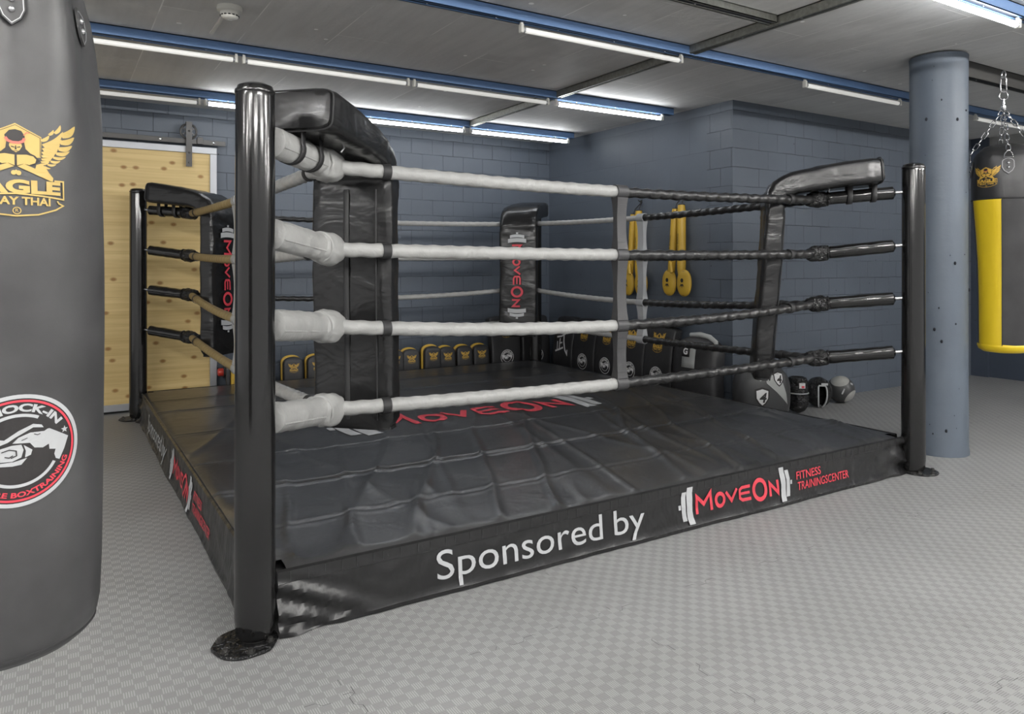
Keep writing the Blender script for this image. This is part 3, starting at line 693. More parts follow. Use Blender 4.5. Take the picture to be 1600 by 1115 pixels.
for side in ('front', 'left', 'right', 'back'):
    L0, L1 = (X0 + .053, X1 - .04) if side in ('front', 'back') else (Y0 + .066, Y1 - .066)
    n = 300; mb = MB()
    zs = [.003, .008, .02, .035, .05, .065, .08, .095, .11, .125, .14, .155, .17, .179, .1805, .19, .20, .21, .22]
    vs = []; 
    for z in zs:
        for i in range(n + 1):
            u = L0 + (L1 - L0) * i / n; vs.append(skirt_pt(side, u, z))
    for i in range(n + 1):       # roll over the edge on to the mat
        u = L0 + (L1 - L0) * i / n; p = skirt_pt(side, u, .222)
        d = {'front': Vector((0, .010, .004)), 'back': Vector((0, -.010, .004)), 'left': Vector((.010, 0, .004)), 'right': Vector((-.010, 0, .004))}[side]
        vs.append(p + d)
    for i in range(n + 1):
        vs.append(vs[len(zs) * (n + 1) + i] + {'front': Vector((0, .015, -.008)), 'back': Vector((0, -.015, -.008)), 'left': Vector((.015, 0, -.008)), 'right': Vector((-.015, 0, -.008))}[side])
    fs = [(j * (n + 1) + i, j * (n + 1) + i + 1, (j + 1) * (n + 1) + i + 1, (j + 1) * (n + 1) + i) for j in range(len(zs) + 1) for i in range(n)]
    mb.add(vs, fs); sk = mb.build('skirt', M['vinyl_skirt'], plat)
    if side in ('front', 'left'):
        # lettering: coordinate s runs from the left end as read
        S0 = 1.264
        def surf(s, z, off=.003, side=side):
            if side == 'front': return skirt_pt('front', s, z, off)
            return skirt_pt('left', 6.13 - (s - S0) * 1.0, z, off)
        a = Art(); a.text('Sponsored', .158, 0, .064); a.fit(1.264, 2.088)
        b = Art(); b.text('by', .158, 0, .064); b.fit(2.155, 2.335); tag(b.build('lettering', M['grey_print'], sk, surf, cut=.05), 'large light grey sponsor lettering')
        tag(a.build('lettering', M['grey_print'], sk, surf, cut=.05), 'large light grey sponsor lettering')
        A, B = moveon(); kx = (3.385 - 2.552) / 8.92
        fn = lambda x, y: (2.552 + (x + .14) * kx, .068 + y * .098)
        tag(A.xf(fn).build('lettering', M['red_print'], sk, surf, cut=.05), 'red logo lettering')
        B.xf(fn).each('dumbbell_end', M['grey_print'], sk, surf, .05, 'grey dumbbell plates', lambda p: p[0][0][0] > 2.97)
        a = Art(); a.text('FITNESS', .060, 0, .122, bold=.0006); a.fit(3.425, 3.64); a.text('TRAININGSCENTER', .060, 0, .066, shear=.15, bold=.0006); a.fit(3.43, 3.885)
        a.each('lettering', M['red_print'], sk, surf, .05, 'small red lettering', lambda p: id(p))
# logo on the mat
A, B = moveon(); kx = 2.12 / 8.92
fn = lambda x, y: (1.49 + (x + .14) * kx, 4.49 + y * .33)
sm = lambda x, y: Vector((x, y, top_z(x, y) + .0035))
tag(A.xf(fn).build('lettering', M['red_print'], mat_o, sm, cut=.04), 'big red lettering across the middle of the mat')
B.xf(fn).each('dumbbell_end', M['grey_print'], mat_o, sm, .04, 'big grey dumbbell plates on the mat', lambda p: p[0][0][0] > 2.55)
# hem staples along the near edge
random.seed(5)
for k in range(62):
    u = .70 + k * .060 + random.uniform(-.012, .012); p = skirt_pt('front', u, .2, .0015); mb = MB(); mb.box(p, (.0018, .0015, .036)); mb.build('hem_pleat', M['strap_dark'], plat, smooth=False)

# ---------------------------------------------------------------- posts
def post(key, label, height=1.915, r=.066):
    x, y = POST[key]
    t = thing('ring_post', label, 'ring post', (x, y, 0), 'corner posts of the boxing ring')
    mb = MB()
    prof = [(r * .80, .018), (r * .96, .034), (r * 1.03, .09), (r * 1.03, .5), (r, 1.2), (r * .99, height - .05), (r * .97, height - .028), (r * .88, height - .010), (r * .6, height - .002), (.001, height)]
    mb.lathe((x, y, 0), prof, 48, fn=lambda rr, a, z: rr + .0012 * noise.noise(Vector((math.cos(a) * 1.5, math.sin(a) * 1.5, z * 2 + x))))
    mb.build('foam_sleeve', M['gloss'], t)
    mb = MB(); mb.lathe((x, y, 0), [(.001, height - .036), (r * 1.0, height - .036), (r * 1.02, height - .03), (r * 1.0, height - .024)], 40); mb.build('cap_seam', M['gloss'], t)
    mb = MB(); mb.lathe((x, y, 0), [(.048, .012), (.048, .05)], 24, cap=True); mb.build('steel_tube', M['dark_steel'], t)
    # foot plate sits outward of the ring
    ox = -.035 if x < 2 else .045; oy = -.010 if y < 4 else .03
    mb = MB(); mb.lathe((x + ox, y + oy, 0), [(.106, .001), (.108, .006), (.104, .012), (.001, .013)], 32, fn=lambda rr, a, z: rr * (1 + .05 * noise.noise(Vector((math.cos(a) * 2, math.sin(a) * 2, x)))) )
    mb.build('foot_plate', M['crumple'], t)
    for k in range(6):
        a = PI / 6 + k * PI / 3; mb = MB(); c = (x + ox + .085 * math.cos(a), y + oy + .085 * math.sin(a), .010)
        mb.lathe(c, [(.016, 0), (.016, .004), (.009, .004), (.009, .014), (.001, .015)], 6 if k % 2 else 12); mb.build('bolt', M['dark_steel'], t)
    return t
post('near', 'glossy black padded ring post nearest the camera, left of centre')
post('right', 'glossy black padded ring post at the right, in front of the round column')
post('left', 'glossy black padded ring post at the far left, in front of the wooden sliding door')
post('far', 'glossy black ring post at the back, hidden behind the padded cushion with red lettering')

# ---------------------------------------------------------------- tensioner sleeves from post to rope junction
def lerp(a, b, t): return a + (b - a) * t
hname = ['lowest', 'second lowest', 'second highest', 'highest']
cdesc = {'near': 'near ring post', 'right': 'right ring post', 'left': 'left ring post by the wooden door', 'far': 'far ring post behind the lettered cushion'}
for key in ('near', 'right', 'left', 'far'):
    px_, py_ = POST[key]; jx, jy = JN[key]; white = key in ('near', 'far')
    for lv in range(4):
        a = Vector((px_, py_, ZP[lv])); b = Vector((jx, jy, ZJ[lv])); d = (b - a).normalized(); L = (b - a).length
        colr = 'white' if white else 'black'
        t = thing('rope_tensioner', f'{colr} leather tensioner sleeve, {hname[lv]} on the {cdesc[key]}', 'rope tensioner', a + d * .07, 'leather sleeves that tie the ropes to the posts')
        mb = MB(); mb.tube([a + d * .058, a + d * .13], .011, 10); mb.build('eye_bolt', M['steel'], t)
        r0 = (.056 if key == 'near' else .05) if white else .040
        n = 30; rad = []; path = []
        Ls = L - .07
        for k in range(n + 1):
            u = k / n; path.append(a + d * (.105 + (Ls - .105) * u)); 
            e = min(1, u * 14 + .55, (1 - u) * 12 + .75)
            rad.append(r0 * e * (1 + (.04 if white else .05) * noise.noise(Vector((u * 5, lv * 3.1, px_)))))
        mb = MB(); fq = 30 if white else 26
        mb.tube(path, rad, 28, flat=.86 if white else .9, dis=lambda i, an: 1 + .05 * noise.noise(Vector((i * .22, math.cos(an) * 1.3, math.sin(an) * 1.3 + lv))) + (.035 * max(0, noise.noise(Vector((i * .5, an * .6, 9))))))
        mb.build('sleeve', M['white_leather'] if white else M['gloss'], t)
        # seam flap along the sleeve
        mb = MB(); mb.tube([p + Vector((0, 0, -.35 * r0)) + Vector((d.y, -d.x, 0)).normalized() * r0 * .78 for p in path[1:-1]], .004, 6); mb.build('seam', M['white_leather'] if white else M['gloss'], t)
        # clasp: overlapping shells wrapped round the crossing
        q = d.to_track_quat('X', 'Z').to_matrix().to_4x4()
        mb = MB()
        def kd(v, lv=lv): return 1 + (.10 if white else .16) * noise.noise(v * 2.1 + Vector((lv * 5, px_, 0))) + (.02 if white else .07) * noise.noise(v * 6)
        ks = 1.0 if white else .74
        mb.ellipsoid(b - d * .018, (.108 * ks, .060 * ks, .068 * ks), q, 36, 20, dis=kd, p=.82)
        mb.build('clasp', M['white_leather'] if white else M['crumple'], t)
        mb = MB(); mb.tube([b - d * .075 + Vector((0, 0, .058 * ks * math.cos(an))) + Vector((d.y, -d.x, 0)).normalized() * .058 * ks * math.sin(an) for an in [2 * PI * k / 24 for k in range(24)]], .0065 * ks, 8, closed=True, up=d)
        mb.build('collar', M['white_leather'] if white else M['crumple'], t)

# ---------------------------------------------------------------- ropes
def rope_mesh(pts0, lv, mat, r, tw, ph=0, seg=16):
    n = len(pts0) - 1; mb = MB(); 
    L = (pts0[-1] - pts0[0]).length
    mb.tube(pts0, r, seg, dis=lambda i, an: 1 + tw * math.sin(an + i * L / n * 2 * PI / .085 * 1.0 + ph) * (1 if True else 0) + tw * .8 * noise.noise(Vector((i * L / n * 14, math.cos(an) * 1.4, math.sin(an) * 1.4 + lv * 4))))
    return mb
def rope_pts(A, Bm, C, t0, t1, n):
    out = []
    for k in range(n + 1):
        t = t0 + (t1 - t0) * k / n
        # quadratic through A, mid, C
        p = A * (2 * (t - .5) * (t - 1)) + Bm * (4 * t * (1 - t)) + C * (2 * t * (t - .5)); out.append(p)
    return out
def band(c, d, r, w=.05, mat='strap', parent=None, name='loop', extra=.004):
    mb = MB(); d = Vector(d).normalized(); up = Vector((0, 0, 1)); s = d.cross(up)
    ang = [2 * PI * k / 28 for k in range(28)]
    vs = []
    for wv, rr in ((-w / 2, r + .001), (-w / 2, r + extra), (w / 2, r + extra), (w / 2, r + .001)):
        for an in ang: vs.append(Vector(c) + d * wv + up * rr * math.cos(an) + s * rr * math.sin(an))
    fs = []
    for j in range(4):
        for k in range(28):
            l = (k + 1) % 28; m_ = (j + 1) % 4; fs.append((j * 28 + k, j * 28 + l, m_ * 28 + l, m_ * 28 + k))
    mb.add(vs, fs); return mb.build(name, M[mat], parent)
SIDES = {'front': ('near', 'right', 'white_leather', 'black_rope', .492), 'left': ('near', 'left', 'white_leather', 'tan_leather', .50),
         'right': ('right', 'far', 'black_rope', 'white_leather', .475), 'back': ('left', 'far', 'black_rope', 'white_leather', .5)}
cname = {'white_leather': 'white', 'black_rope': 'black', 'tan_leather': 'tan'}
ROPE = {}
for side, (ka, kb, ma, mb_, tm) in SIDES.items():
    for lv in range(4):
        A3 = Vector((*JN[ka], ZJ[lv])); C3 = Vector((*JN[kb], ZJ[lv])); mid = (A3 + C3) / 2; mid.z = ZM[lv]
        if side == 'left':
            mid.z = ZM[lv] - (.02 if lv < 3 else -.01)
        A = A3; d = (C3 - A3).normalized()
        t = thing('ring_rope', f'{hname[lv]} rope on the {side} side of the ring, {cname[ma]} half and {cname[mb_]} half', 'ring rope', rope_pts(A3, mid, C3, .5, .5, 1)[0], 'ropes around the boxing ring')
        eps = .03 / (C3 - A3).length
        for (m_, t0, t1) in ((ma, .0, tm - .001), (mb_, tm + .001, 1.0)):
            r = {'white_leather': .0305, 'black_rope': .0265, 'tan_leather': .028}[m_]
            tw = {'white_leather': .05, 'black_rope': .10, 'tan_leather': .03}[m_]
            if m_ == 'white_leather' and side in ('right', 'back'): r = .023; tw = .05
            if side == 'back' and m_ == 'black_rope': r = .022
            pts = rope_pts(A3, mid, C3, t0 + (.035 / 3.2 if t0 == 0 else 0), t1 - (.035 / 3.2 if t1 == 1 else 0), 150)
            rope_mesh(pts, lv, M[m_], r, tw).build('leather_cover', M[m_], t)
        ROPE[(side, lv)] = (A3, mid, C3)

# ---------------------------------------------------------------- vertical straps that space the ropes
def spacer(side, tm, mat, label, wd=.062, width_axis=None):
    A3, mid, C3 = ROPE[(side, 0)]; d = (C3 - A3).normalized(); d.z = 0; d.normalize(); s = Vector((d.y, -d.x, 0))
    cs = [rope_pts(*ROPE[(side, lv)], tm, tm, 1)[0] for lv in range(4)]
    t = thing('rope_spacer', label, 'rope spacer', (cs[0].x, cs[0].y, cs[0].z), 'vertical straps between the ropes')
    for lv in range(4): band(cs[lv], d, .031, wd * 1.15, mat, t, 'loop', .006)
    for lv in range(3):
        a, b = cs[lv], cs[lv + 1]; mb = MB(); n = 14
        def fn(u, v, a=a, b=b, sg=1):
            z = lerp(a.z + .030, b.z - .030, v); wv = wd * (.98 + .16 * abs(2 * v - 1) ** 4)
            c = a.lerp(b, v); q = .012 * math.cos(PI * (v - .5)) * 0 + .016 + .012 * abs(2 * v - 1) ** 2
            return Vector((c.x, c.y, z)) + d * (u - .5) * wv + s * q * sg
        for sg in (1, -1): mb.grid(6, n, lambda u, v, sg=sg: fn(u, v, sg=sg))
        for e in (0, 1):
            mb.grid(1, n, lambda u, v, e=e: fn(e, v, sg=1).lerp(fn(e, v, sg=-1), u))
        mb.build('web', M[mat], t)
        mb = MB()
        for zz in (.14, .86):
            p = fn(.5, zz, sg=1) + s * .001; mb.box(p, (.055 if abs(d.x) > .5 else .002, .002 if abs(d.x) > .5 else .055, .002))
        mb.build('stitching', M['pad_charcoal'], t, smooth=False)
    return t
spacer('front', .492, 'strap_dark', 'dark grey leather strap linking the four ropes at the middle of the front side', .062)
spacer('right', .475, 'strap_light', 'light grey strap linking the ropes on the right side, by the yellow paddles', .07)
spacer('left', .50, 'strap_light', 'light grey strap linking the ropes on the left side, half behind the near post', .07)

# ---------------------------------------------------------------- corner cushions
def cushion(key, label, tilt, front_logo):
    px_, py_ = POST[key]; jx, jy = JN[key]
    o = Vector((px_ - jx, py_ - jy, 0)).normalized(); wv = Vector((-o.y, o.x, 0)); J = Vector((jx, jy, 0))
    D = (Vector((px_, py_, 0)) - J).length
    t = thing('corner_cushion', label, 'corner cushion', (jx, jy, .57), 'padded cushions in the four ring corners')
    # centre line (outward, z)
    ctrl = [(-.245 - tilt, .575), (-.245 - tilt * .8, .85), (-.245 - tilt * .4, 1.25), (-.258, 1.58), (-.258, 1.68), (-.225, 1.755), (-.14, 1.797), (.0, 1.824), (.15, 1.846), (D - .215, 1.864)]
    # resample smoothly
    pts = []
    for i in range(len(ctrl) - 1):
        n = 8 if i < 3 else 5
        for k in range(n): pts.append((lerp(ctrl[i][0], ctrl[i + 1][0], k / n), lerp(ctrl[i][1], ctrl[i + 1][1], k / n)))
    pts.append(ctrl[-1])
    TH = .122; WD = .380; TF = .165
    def frame(i):
        a = pts[max(0, i - 1)]; b = pts[min(len(pts) - 1, i + 1)]; tx, tz = b[0] - a[0], b[1] - a[1]; l = math.hypot(tx, tz); return (-tz / l, tx / l)  # normal toward ring centre/up
    def P3(i, n_, w_):
        nx_, nz_ = frame(i); p = pts[i]
        return J + o * (p[0] + nx_ * n_) + wv * w_ + Vector((0, 0, p[1] + nz_ * n_))
    sec = []
    S = 44
    for k in range(S):
        an = 2 * PI * (k + .5) / S; c, s_ = math.cos(an), math.sin(an); pw = .32
        sec.append((math.copysign(abs(c) ** pw, c), math.copysign(abs(s_) ** pw, s_)))
    mb = MB(); vs = []; n = len(pts)
    ends = [(.0, .55, .6), (0.0, .9, .95)]
    rows = []
    for i in range(n):
        e = 1.0
        if i == 0: e = .90
        if i == n - 1: e = .93
        row = []
        for (c, s_) in sec:
            th = TH + (TF - TH) * max(0, min(1, (i - 28) / (len(pts) - 29)))
            fold = .010 * noise.noise(Vector((s_ * 2.2 + px_ * 3, pts[i][1] * 5, c * 1.2))) + .005 * noise.noise(Vector((s_ * 5, pts[i][1] * 13, c * 2 + py_)))
            if 24 < i < 46: fold += .007 * noise.noise(Vector((i * .55, s_ * 1.2, c * 1.5 + px_)))
            row.append(P3(i, (th / 2 * e + fold) * c, (WD / 2 * e + fold * .5) * s_))
        rows.append(row)
    for row in rows: vs += row
    fs = [(i * S + k, i * S + (k + 1) % S, (i + 1) * S + (k + 1) % S, (i + 1) * S + k) for i in range(n - 1) for k in range(S)]
    # rounded ends
    def endcap(i, sg):
        base = len(vs); 
        dirv = (P3(min(n - 1, i + 1), 0, 0) - P3(max(0, i - 1), 0, 0)).normalized() * sg
        for (sc, push) in ((.88, .012), (.6, .016)):
            for (c, s_) in sec: vs.append(P3(i, (TF if sg > 0 else TH) / 2 * sc * c * .95, (WD / 2 - TH / 2 * (1 - sc)) * s_ * .97) + dirv * push)
        a = i * S
        for ring in range(2):
            b = base + ring * S
            for k in range(S): fs.append((a + k, a + (k + 1) % S, b + (k + 1) % S, b + k))
            a = b
        fs.append(tuple(a + k for k in range(S)))
    endcap(0, -1); endcap(n - 1, 1)
    mb.add(vs, fs); mb.build('cover', M['vinyl'], t)
    # piping round the upper end, and along both side edges of the fold
    mb = MB()
    mb.tube([P3(n - 1, TF / 2 * .95 * c, WD / 2 * .97 * s_) for c, s_ in sec], .0035, 6, closed=True, up=o)
    mb.build('piping', M['strap'], t)
    # back seams: zip strip and seam lines on the side that faces the post
    mb = MB(); 
    mb.tube([P3(i, -TH / 2 - .004, -.015) for i in range(1, 27)], .008, 8, flat=1.6, up=o); mb.tube([P3(i, -TH / 2 - .002, .125 if key == 'near' else -.125) for i in range(1, 27)], .004, 6)
    mb.build('back_seam', M['strap'], t)
    if key in ('near', 'left', 'right'):
        # zip puller under the fold
        i = n - 9; p = P3(i, -TH / 2 - .006, .10 * (1 if key == 'near' else -1))
        mb = MB(); mb.box(p + Vector((0, 0, -.01)), (.008, .008, .035), Matrix.Rotation(.6, 4, 'Y'), bev=.002); mb.ellipsoid(p + Vector((.004, 0, .010)), (.006, .006, .006), nu=8, nv=6); mb.build('zip_puller', M['steel'], t)
    # straps that tie the fold to the top tensioner
    a = Vector((px_, py_, ZP[3])); b = Vector((jx, jy, ZJ[3])); dd = (b - a).normalized()
    for dist in (.23, .37):
        c = a + dd * dist; mb = MB(); R_ = .058 if key in ('near', 'far') else .048
        side_v = Vector((dd.y, -dd.x, 0)).normalized(); path = []
        for k in range(15):
            an = PI * (-.12 + 1.24 * k / 14); path.append(c + side_v * (R_ * 1.05) * math.cos(an) * -1 + Vector((0, 0, -R_ * math.sin(an))))
        path = [path[0] + Vector((0, 0, .05))] + path + [path[-1] + Vector((0, 0, .05))]
        vs2 = []; fs2 = []
        for j, p in enumerate(path):
            for w_ in (-.015, .015):
                vs2.append(p + dd * w_)
        for j in range(len(path) - 1): fs2.append((2 * j, 2 * j + 1, 2 * j + 3, 2 * j + 2))
        mb.add(vs2, fs2); mb.build('fold_strap', M['strap'], t, solid=.003)
    # loops round the side ropes
    for side, (ka, kb, ma, mc, tm) in SIDES.items():
        if key not in (ka, kb): continue
        for lv in range(4):
            A3, mid, C3 = ROPE[(side, lv)]; L = (C3 - A3).length; tt = .25 / L if key == ka else 1 - .25 / L
            c = rope_pts(A3, mid, C3, tt, tt, 1)[0]; dv = (C3 - A3).normalized()
            rr = .031 if (key == 'near' or side == 'left') else .028
            band(c, dv, rr, .038 if key == 'near' else .028, 'strap', t, 'rope_loop', .004)
    if front_logo:
        A, B = moveon()
        # reads downward; unit M height -> pad width
        def surf(x, y):
            s_ = (x + .14) / 8.92; z = 1.60 - s_ * .86; i = 0
            while i < n - 2 and pts[i + 1][1] < z: i += 1
            f = (z - pts[i][1]) / (pts[i + 1][1] - pts[i][1]); a_ = P3(i, TH / 2 + .012, (y - .5) * .105 * FL); b_ = P3(i + 1, TH / 2 + .012, (y - .5) * .105 * FL)
            return a_.lerp(b_, f)
        FL = -1
        tag(A.build('lettering', M['red_print'], t, surf, cut=.4), 'red lettering reading downward')
        B.each('dumbbell_end', M['grey_print'], t, surf, None, 'grey dumbbell plates', lambda p: p[0][0][0] > 4.3)
    return t
cushion('near', 'large black corner cushion tied to the white ropes behind the near post', .03, False)
cushion('right', 'narrow-looking black corner cushion leaning inward beside the right ring post', .085, False)
cushion('left', 'black corner cushion seen edge-on in front of the wooden door, by the left post', .02, True)
cushion('far', 'black corner cushion facing the camera with red lettering between grey dumbbell plates', .03, True)

# ================================================================= HEAVY BAGS
# near bag
bx, by = -.092, 1.772; br_ = .178
toc = math.atan2(-by, -bx)                       # direction from bag to camera
bag = thing('heavy_bag', 'big worn black leather punching bag hanging at the left edge, closest to the camera', 'punching bag', (bx, by, .56))
prof = [(.001, .556), (.10, .556), (.145, .560), (.160, .572), (.168, .592), (.173, .62), (.176, .70), (.178, .85), (.179, 1.0), (.180, 1.15), (.180, 1.3), (.178, 1.42), (.176, 1.5), (.174, 1.56), (.170, 1.62), (.164, 1.68), (.156, 1.74), (.146, 1.80), (.134, 1.85), (.10, 1.90)]
fine = []
for i in range(len(prof) - 1):
    for k in range(5): fine.append((lerp(prof[i][0], prof[i + 1][0], k / 5), lerp(prof[i][1], prof[i + 1][1], k / 5)))
fine.append(prof[-1])
def bag_r(r, a, z):
    da = (a - toc + PI) % (2 * PI) - PI
    g = max(0, min(1, (z - 1.42) / .35))
    r -= g * (.016 * math.cos(6 * (da - .12)) + .004) * (r / .17)                   # gathers under the hanging loops
    r += g * .006 * noise.noise(Vector((math.cos(a) * 4, math.sin(a) * 4, z * 2)))
    r += .0022 * noise.noise(Vector((math.cos(a) * 1.6, math.sin(a) * 1.6, z * 2.2)))
    return r
mb = MB(); mb.lathe((bx, by, 0), fine, 120, fn=bag_r); mb.build('leather_body', M['bag_leather'], bag)
mb = MB(); mb.lathe((bx, by, 0), [(.161, .577), (.1655, .579), (.1655, .583), (.163, .585)], 80); mb.build('bottom_seam', M['strap'], bag)
def prof_r(z):
    for i in range(len(prof) - 1):
        if prof[i][1] <= z <= prof[i + 1][1] and prof[i + 1][1] > prof[i][1]:
            return lerp(prof[i][0], prof[i + 1][0], (z - prof[i][1]) / (prof[i + 1][1] - prof[i][1]))
    return br_
def bag_surf(phi0, z0, off):
    def f(u, v):
        z = z0 + v; a = toc + phi0 + u / .178; r = bag_r(prof_r(z), a, z) + off
        return Vector((bx + r * math.cos(a), by + r * math.sin(a), z))
    return f
EA = eagle_art(); EM = ('gold', 'print_black', 'gold', 'print_black', 'soft_red')
EN = ('crest', 'crest_shadow', 'crest_lettering', 'crest_face_lines', 'crest_headband')
phi = math.radians(7.5); zc = 1.3 + (410 - 260.5) / F * 1.322
for k, (a, m_, nm) in enumerate(zip(EA, EM, EN)):
    a.build(nm, M[m_], bag, bag_surf(phi, zc, .0012 + .0005 * k), cut=.02)
FA = fist_art(True); R1 = .101; zf = 1.3 + (410 - 705.5) / F * 1.322
for k, (a, m_, nm) in enumerate(zip((FA[2], FA[0], FA[1], FA[3]), ('print_black', 'grey_print', 'red_print', 'print_black'), ('badge_disc', 'badge_print', 'badge_red_print', 'badge_lines'))):
    a.xf(lambda x, y: (x * R1 * 1.04, y * R1)).build(nm, M[m_], bag, bag_surf(math.radians(8.5), zf, .0012 + .0005 * k), cut=.02)
# leather hanging tabs
def hang_tab(bg, surf, size, name='hanging_tab', mats=('bag_leather', 'steel')):
    a = Art(); pts = []
    for k in range(13):
        an = PI * k / 12; pts.append((size * .5 * math.cos(an), size * .55 + size * .35 * math.sin(an)))
    pts += [(-size * .5, 0), (-size * .34, -size * .35), (0, -size * .62), (size * .34, -size * .35), (size * .5, 0)]
    tb = a.poly(pts).build(name, M[mats[0]], bg, lambda u, v: surf(u, v, .004), cut=size * .3)
    md = tb.modifiers.new('thickness', 'SOLIDIFY'); md.thickness = .004; md.offset = 0
    a = Art(); a.stroke([(x * .84, .06 * size + (y - .06 * size) * .86) for x, y in pts], size * .03, True)
    a.build('stitching', M['grey_print'], tb, lambda u, v: surf(u, v, .0066), cut=size * .3)
    mb = MB()
    for v in (size * .38, -size * .02): mb.ellipsoid(surf(0, v, .007), (.0065 * size / .05,) * 3, nu=12, nv=8)
    mb.build('rivets', M[mats[1]], tb)
    return tb
for da in (.12, .12 + PI / 3, .12 - PI / 3, .12 + 2 * PI / 3, .12 + PI, .12 - 2 * PI / 3):
    def sf(u, v, off, da=da):
        z = 1.765 + v; a = toc + da + u / .16; r = bag_r(prof_r(z), a, z) + off + .002
        return Vector((bx + r * math.cos(a), by + r * math.sin(a), z))
    hang_tab(bag, sf, .05)
def link(mb, c, d, n_, L, r, wire):
    """one oval link centred c along d, plane normal n_"""
    d = Vector(d).normalized(); n_ = Vector(n_); n_ = (n_ - d * n_.dot(d)).normalized(); s = d.cross(n_); pts = []
    for k in range(16):
        a = 2 * PI * k / 16; ca, sa = math.cos(a), math.sin(a)
        pts.append(Vector(c) + d * (ca * r + math.copysign(L / 2 - r, ca) if abs(ca) > .1 else ca * r) + s * sa * r)
    mb.tube(pts, wire, 6, closed=True, up=n_)
def chain(a, b, parent, L=.042, r=.010, wire=.0028, name='chain'):
    a, b = Vector(a), Vector(b); d = (b - a); D = d.length; d.normalize(); n = max(1, round(D / (L - 2 * wire))); st = D / n; mb = MB()
    ref = Vector((0, 0, 1)).cross(d)
    if ref.length < .1: ref = Vector((1, 0, 0))
    ref.normalize(); ref2 = d.cross(ref)
    for k in range(n): link(mb, a + d * st * (k + .5), d, ref if k % 2 else ref2, st + 2 * wire, r, wire)
    return mb.build(name, M['steel'], parent)
for k in range(6):
    a = toc + .12 + k * PI / 3; chain((bx + .125 * math.cos(a), by + .125 * math.sin(a), 1.89), (bx, by, 2.38), bag)
mb = MB(); mb.tube([(bx, by, 2.37), (bx, by, 2.55)], .009, 10); mb.tube([(bx, by, 2.55), (bx, by, HC - .002)], [.012, .03], 12); mb.build('swivel', M['steel'], bag)

# right bag
rd = 5.05; rlat = (1568 - CXP) / F * rd
gx, gy = rlat * CY + rd * SY, -rlat * SY + rd * CY
toc2 = math.atan2(-gy, -gx)
bag2 = thing('heavy_bag', 'yellow and black punching bag hanging on four chains right of the round column', 'punching bag', (gx, gy, .69))
pr = [(.001, .700), (.08, .700), (.125, .706), (.143, .716), (.148, .74), (.150, .9), (.152, 1.1), (.157, 1.3), (.168, 1.5), (.181, 1.65), (.188, 1.75), (.191, 1.86), (.190, 1.95), (.184, 2.01), (.17, 2.045), (.13, 2.085), (.06, 2.105), (.001, 2.106)]
def pr_r(z):
    for i in range(3, len(pr) - 2):
        if pr[i][1] <= z <= pr[i + 1][1]: return lerp(pr[i][0], pr[i + 1][0], (z - pr[i][1]) / (pr[i + 1][1] - pr[i][1]))
    return .15
f2 = []
for i in range(len(pr) - 1):
    for k in range(4): f2.append((lerp(pr[i][0], pr[i + 1][0], k / 4), lerp(pr[i][1], pr[i + 1][1], k / 4)))
f2.append(pr[-1])
def bag2_r(r, a, z):
    g = max(0, min(1, (z - 1.85) / .2)); da = a - toc2
    return r - g * .016 * math.cos(4 * (da - .14)) * (r / .18) + .0025 * noise.noise(Vector((math.cos(a) * 2, math.sin(a) * 2, z * 3 + 7)))
mb = MB(); mb.lathe((gx, gy, 0), f2, 96, fn=bag2_r); mb.build('leather_body', M['bag_dark'], bag2)
def sector(a0, a1, z0, z1, off, name, mat):
    n = 34; zz = [lerp(z0, z1, k / n) for k in range(n + 1)]
    mb = MB(); mb.grid(18, n, lambda u, v: (lambda a, z: Vector((gx + (bag2_r(pr_r(z), a, z) + off) * math.cos(a), gy + (bag2_r(pr_r(z), a, z) + off) * math.sin(a), z)))(toc2 + lerp(a0, a1, u), lerp(z0, z1, v)))
    return mb.build(name, M[mat], bag2)
R_ = math.radians
sector(R_(-68), R_(-3), .735, 1.725, .0025, 'yellow_panel', 'yellow'); sector(R_(58), R_(120), .735, 1.725, .0025, 'yellow_panel', 'yellow'); sector(R_(180), R_(235), .735, 1.725, .0025, 'yellow_panel', 'yellow')
mb = MB(); mb.lathe((gx, gy, 0), [(.146, .752), (.1545, .742), (.155, .734), (.146, .710), (.12, .694), (.05, .686), (.001, .686)], 64); mb.build('bottom_rim', M['yellow'], bag2)
mb = MB()
for a_ in (R_(-3), R_(58), R_(-68)): mb.tube([(gx + (pr_r(z) + .003) * math.cos(toc2 + a_), gy + (pr_r(z) + .003) * math.sin(toc2 + a_), z) for z in [.74 + .98 * k / 24 for k in range(25)]], .0025, 6)
mb.lathe((gx, gy, 0), [(pr_r(1.725) + .002, 1.722), (pr_r(1.73) + .006, 1.727), (pr_r(1.735) + .002, 1.732)], 64, fn=lambda r, a, z: bag2_r(r, a, z))
mb.build('piping', M['strap'], bag2)
def sf2(phi0, z0, s=1.0, base=.003):
    def f(u, v, off=0):
        z = z0 + v * s; a = toc2 + phi0 + u * s / .185; r = bag2_r(pr_r(z), a, z) + off + base
        return Vector((gx + r * math.cos(a), gy + r * math.sin(a), z))
    return f
for k, (a, m_, nm) in enumerate(zip(EA, ('gold_small', 'print_black', 'gold_small', 'print_black', 'soft_red'), EN)):
    f = sf2(R_(-30), 1.875, .80, .002 + .0008 * k); a.build(nm, M[m_], bag2, f, cut=.03)
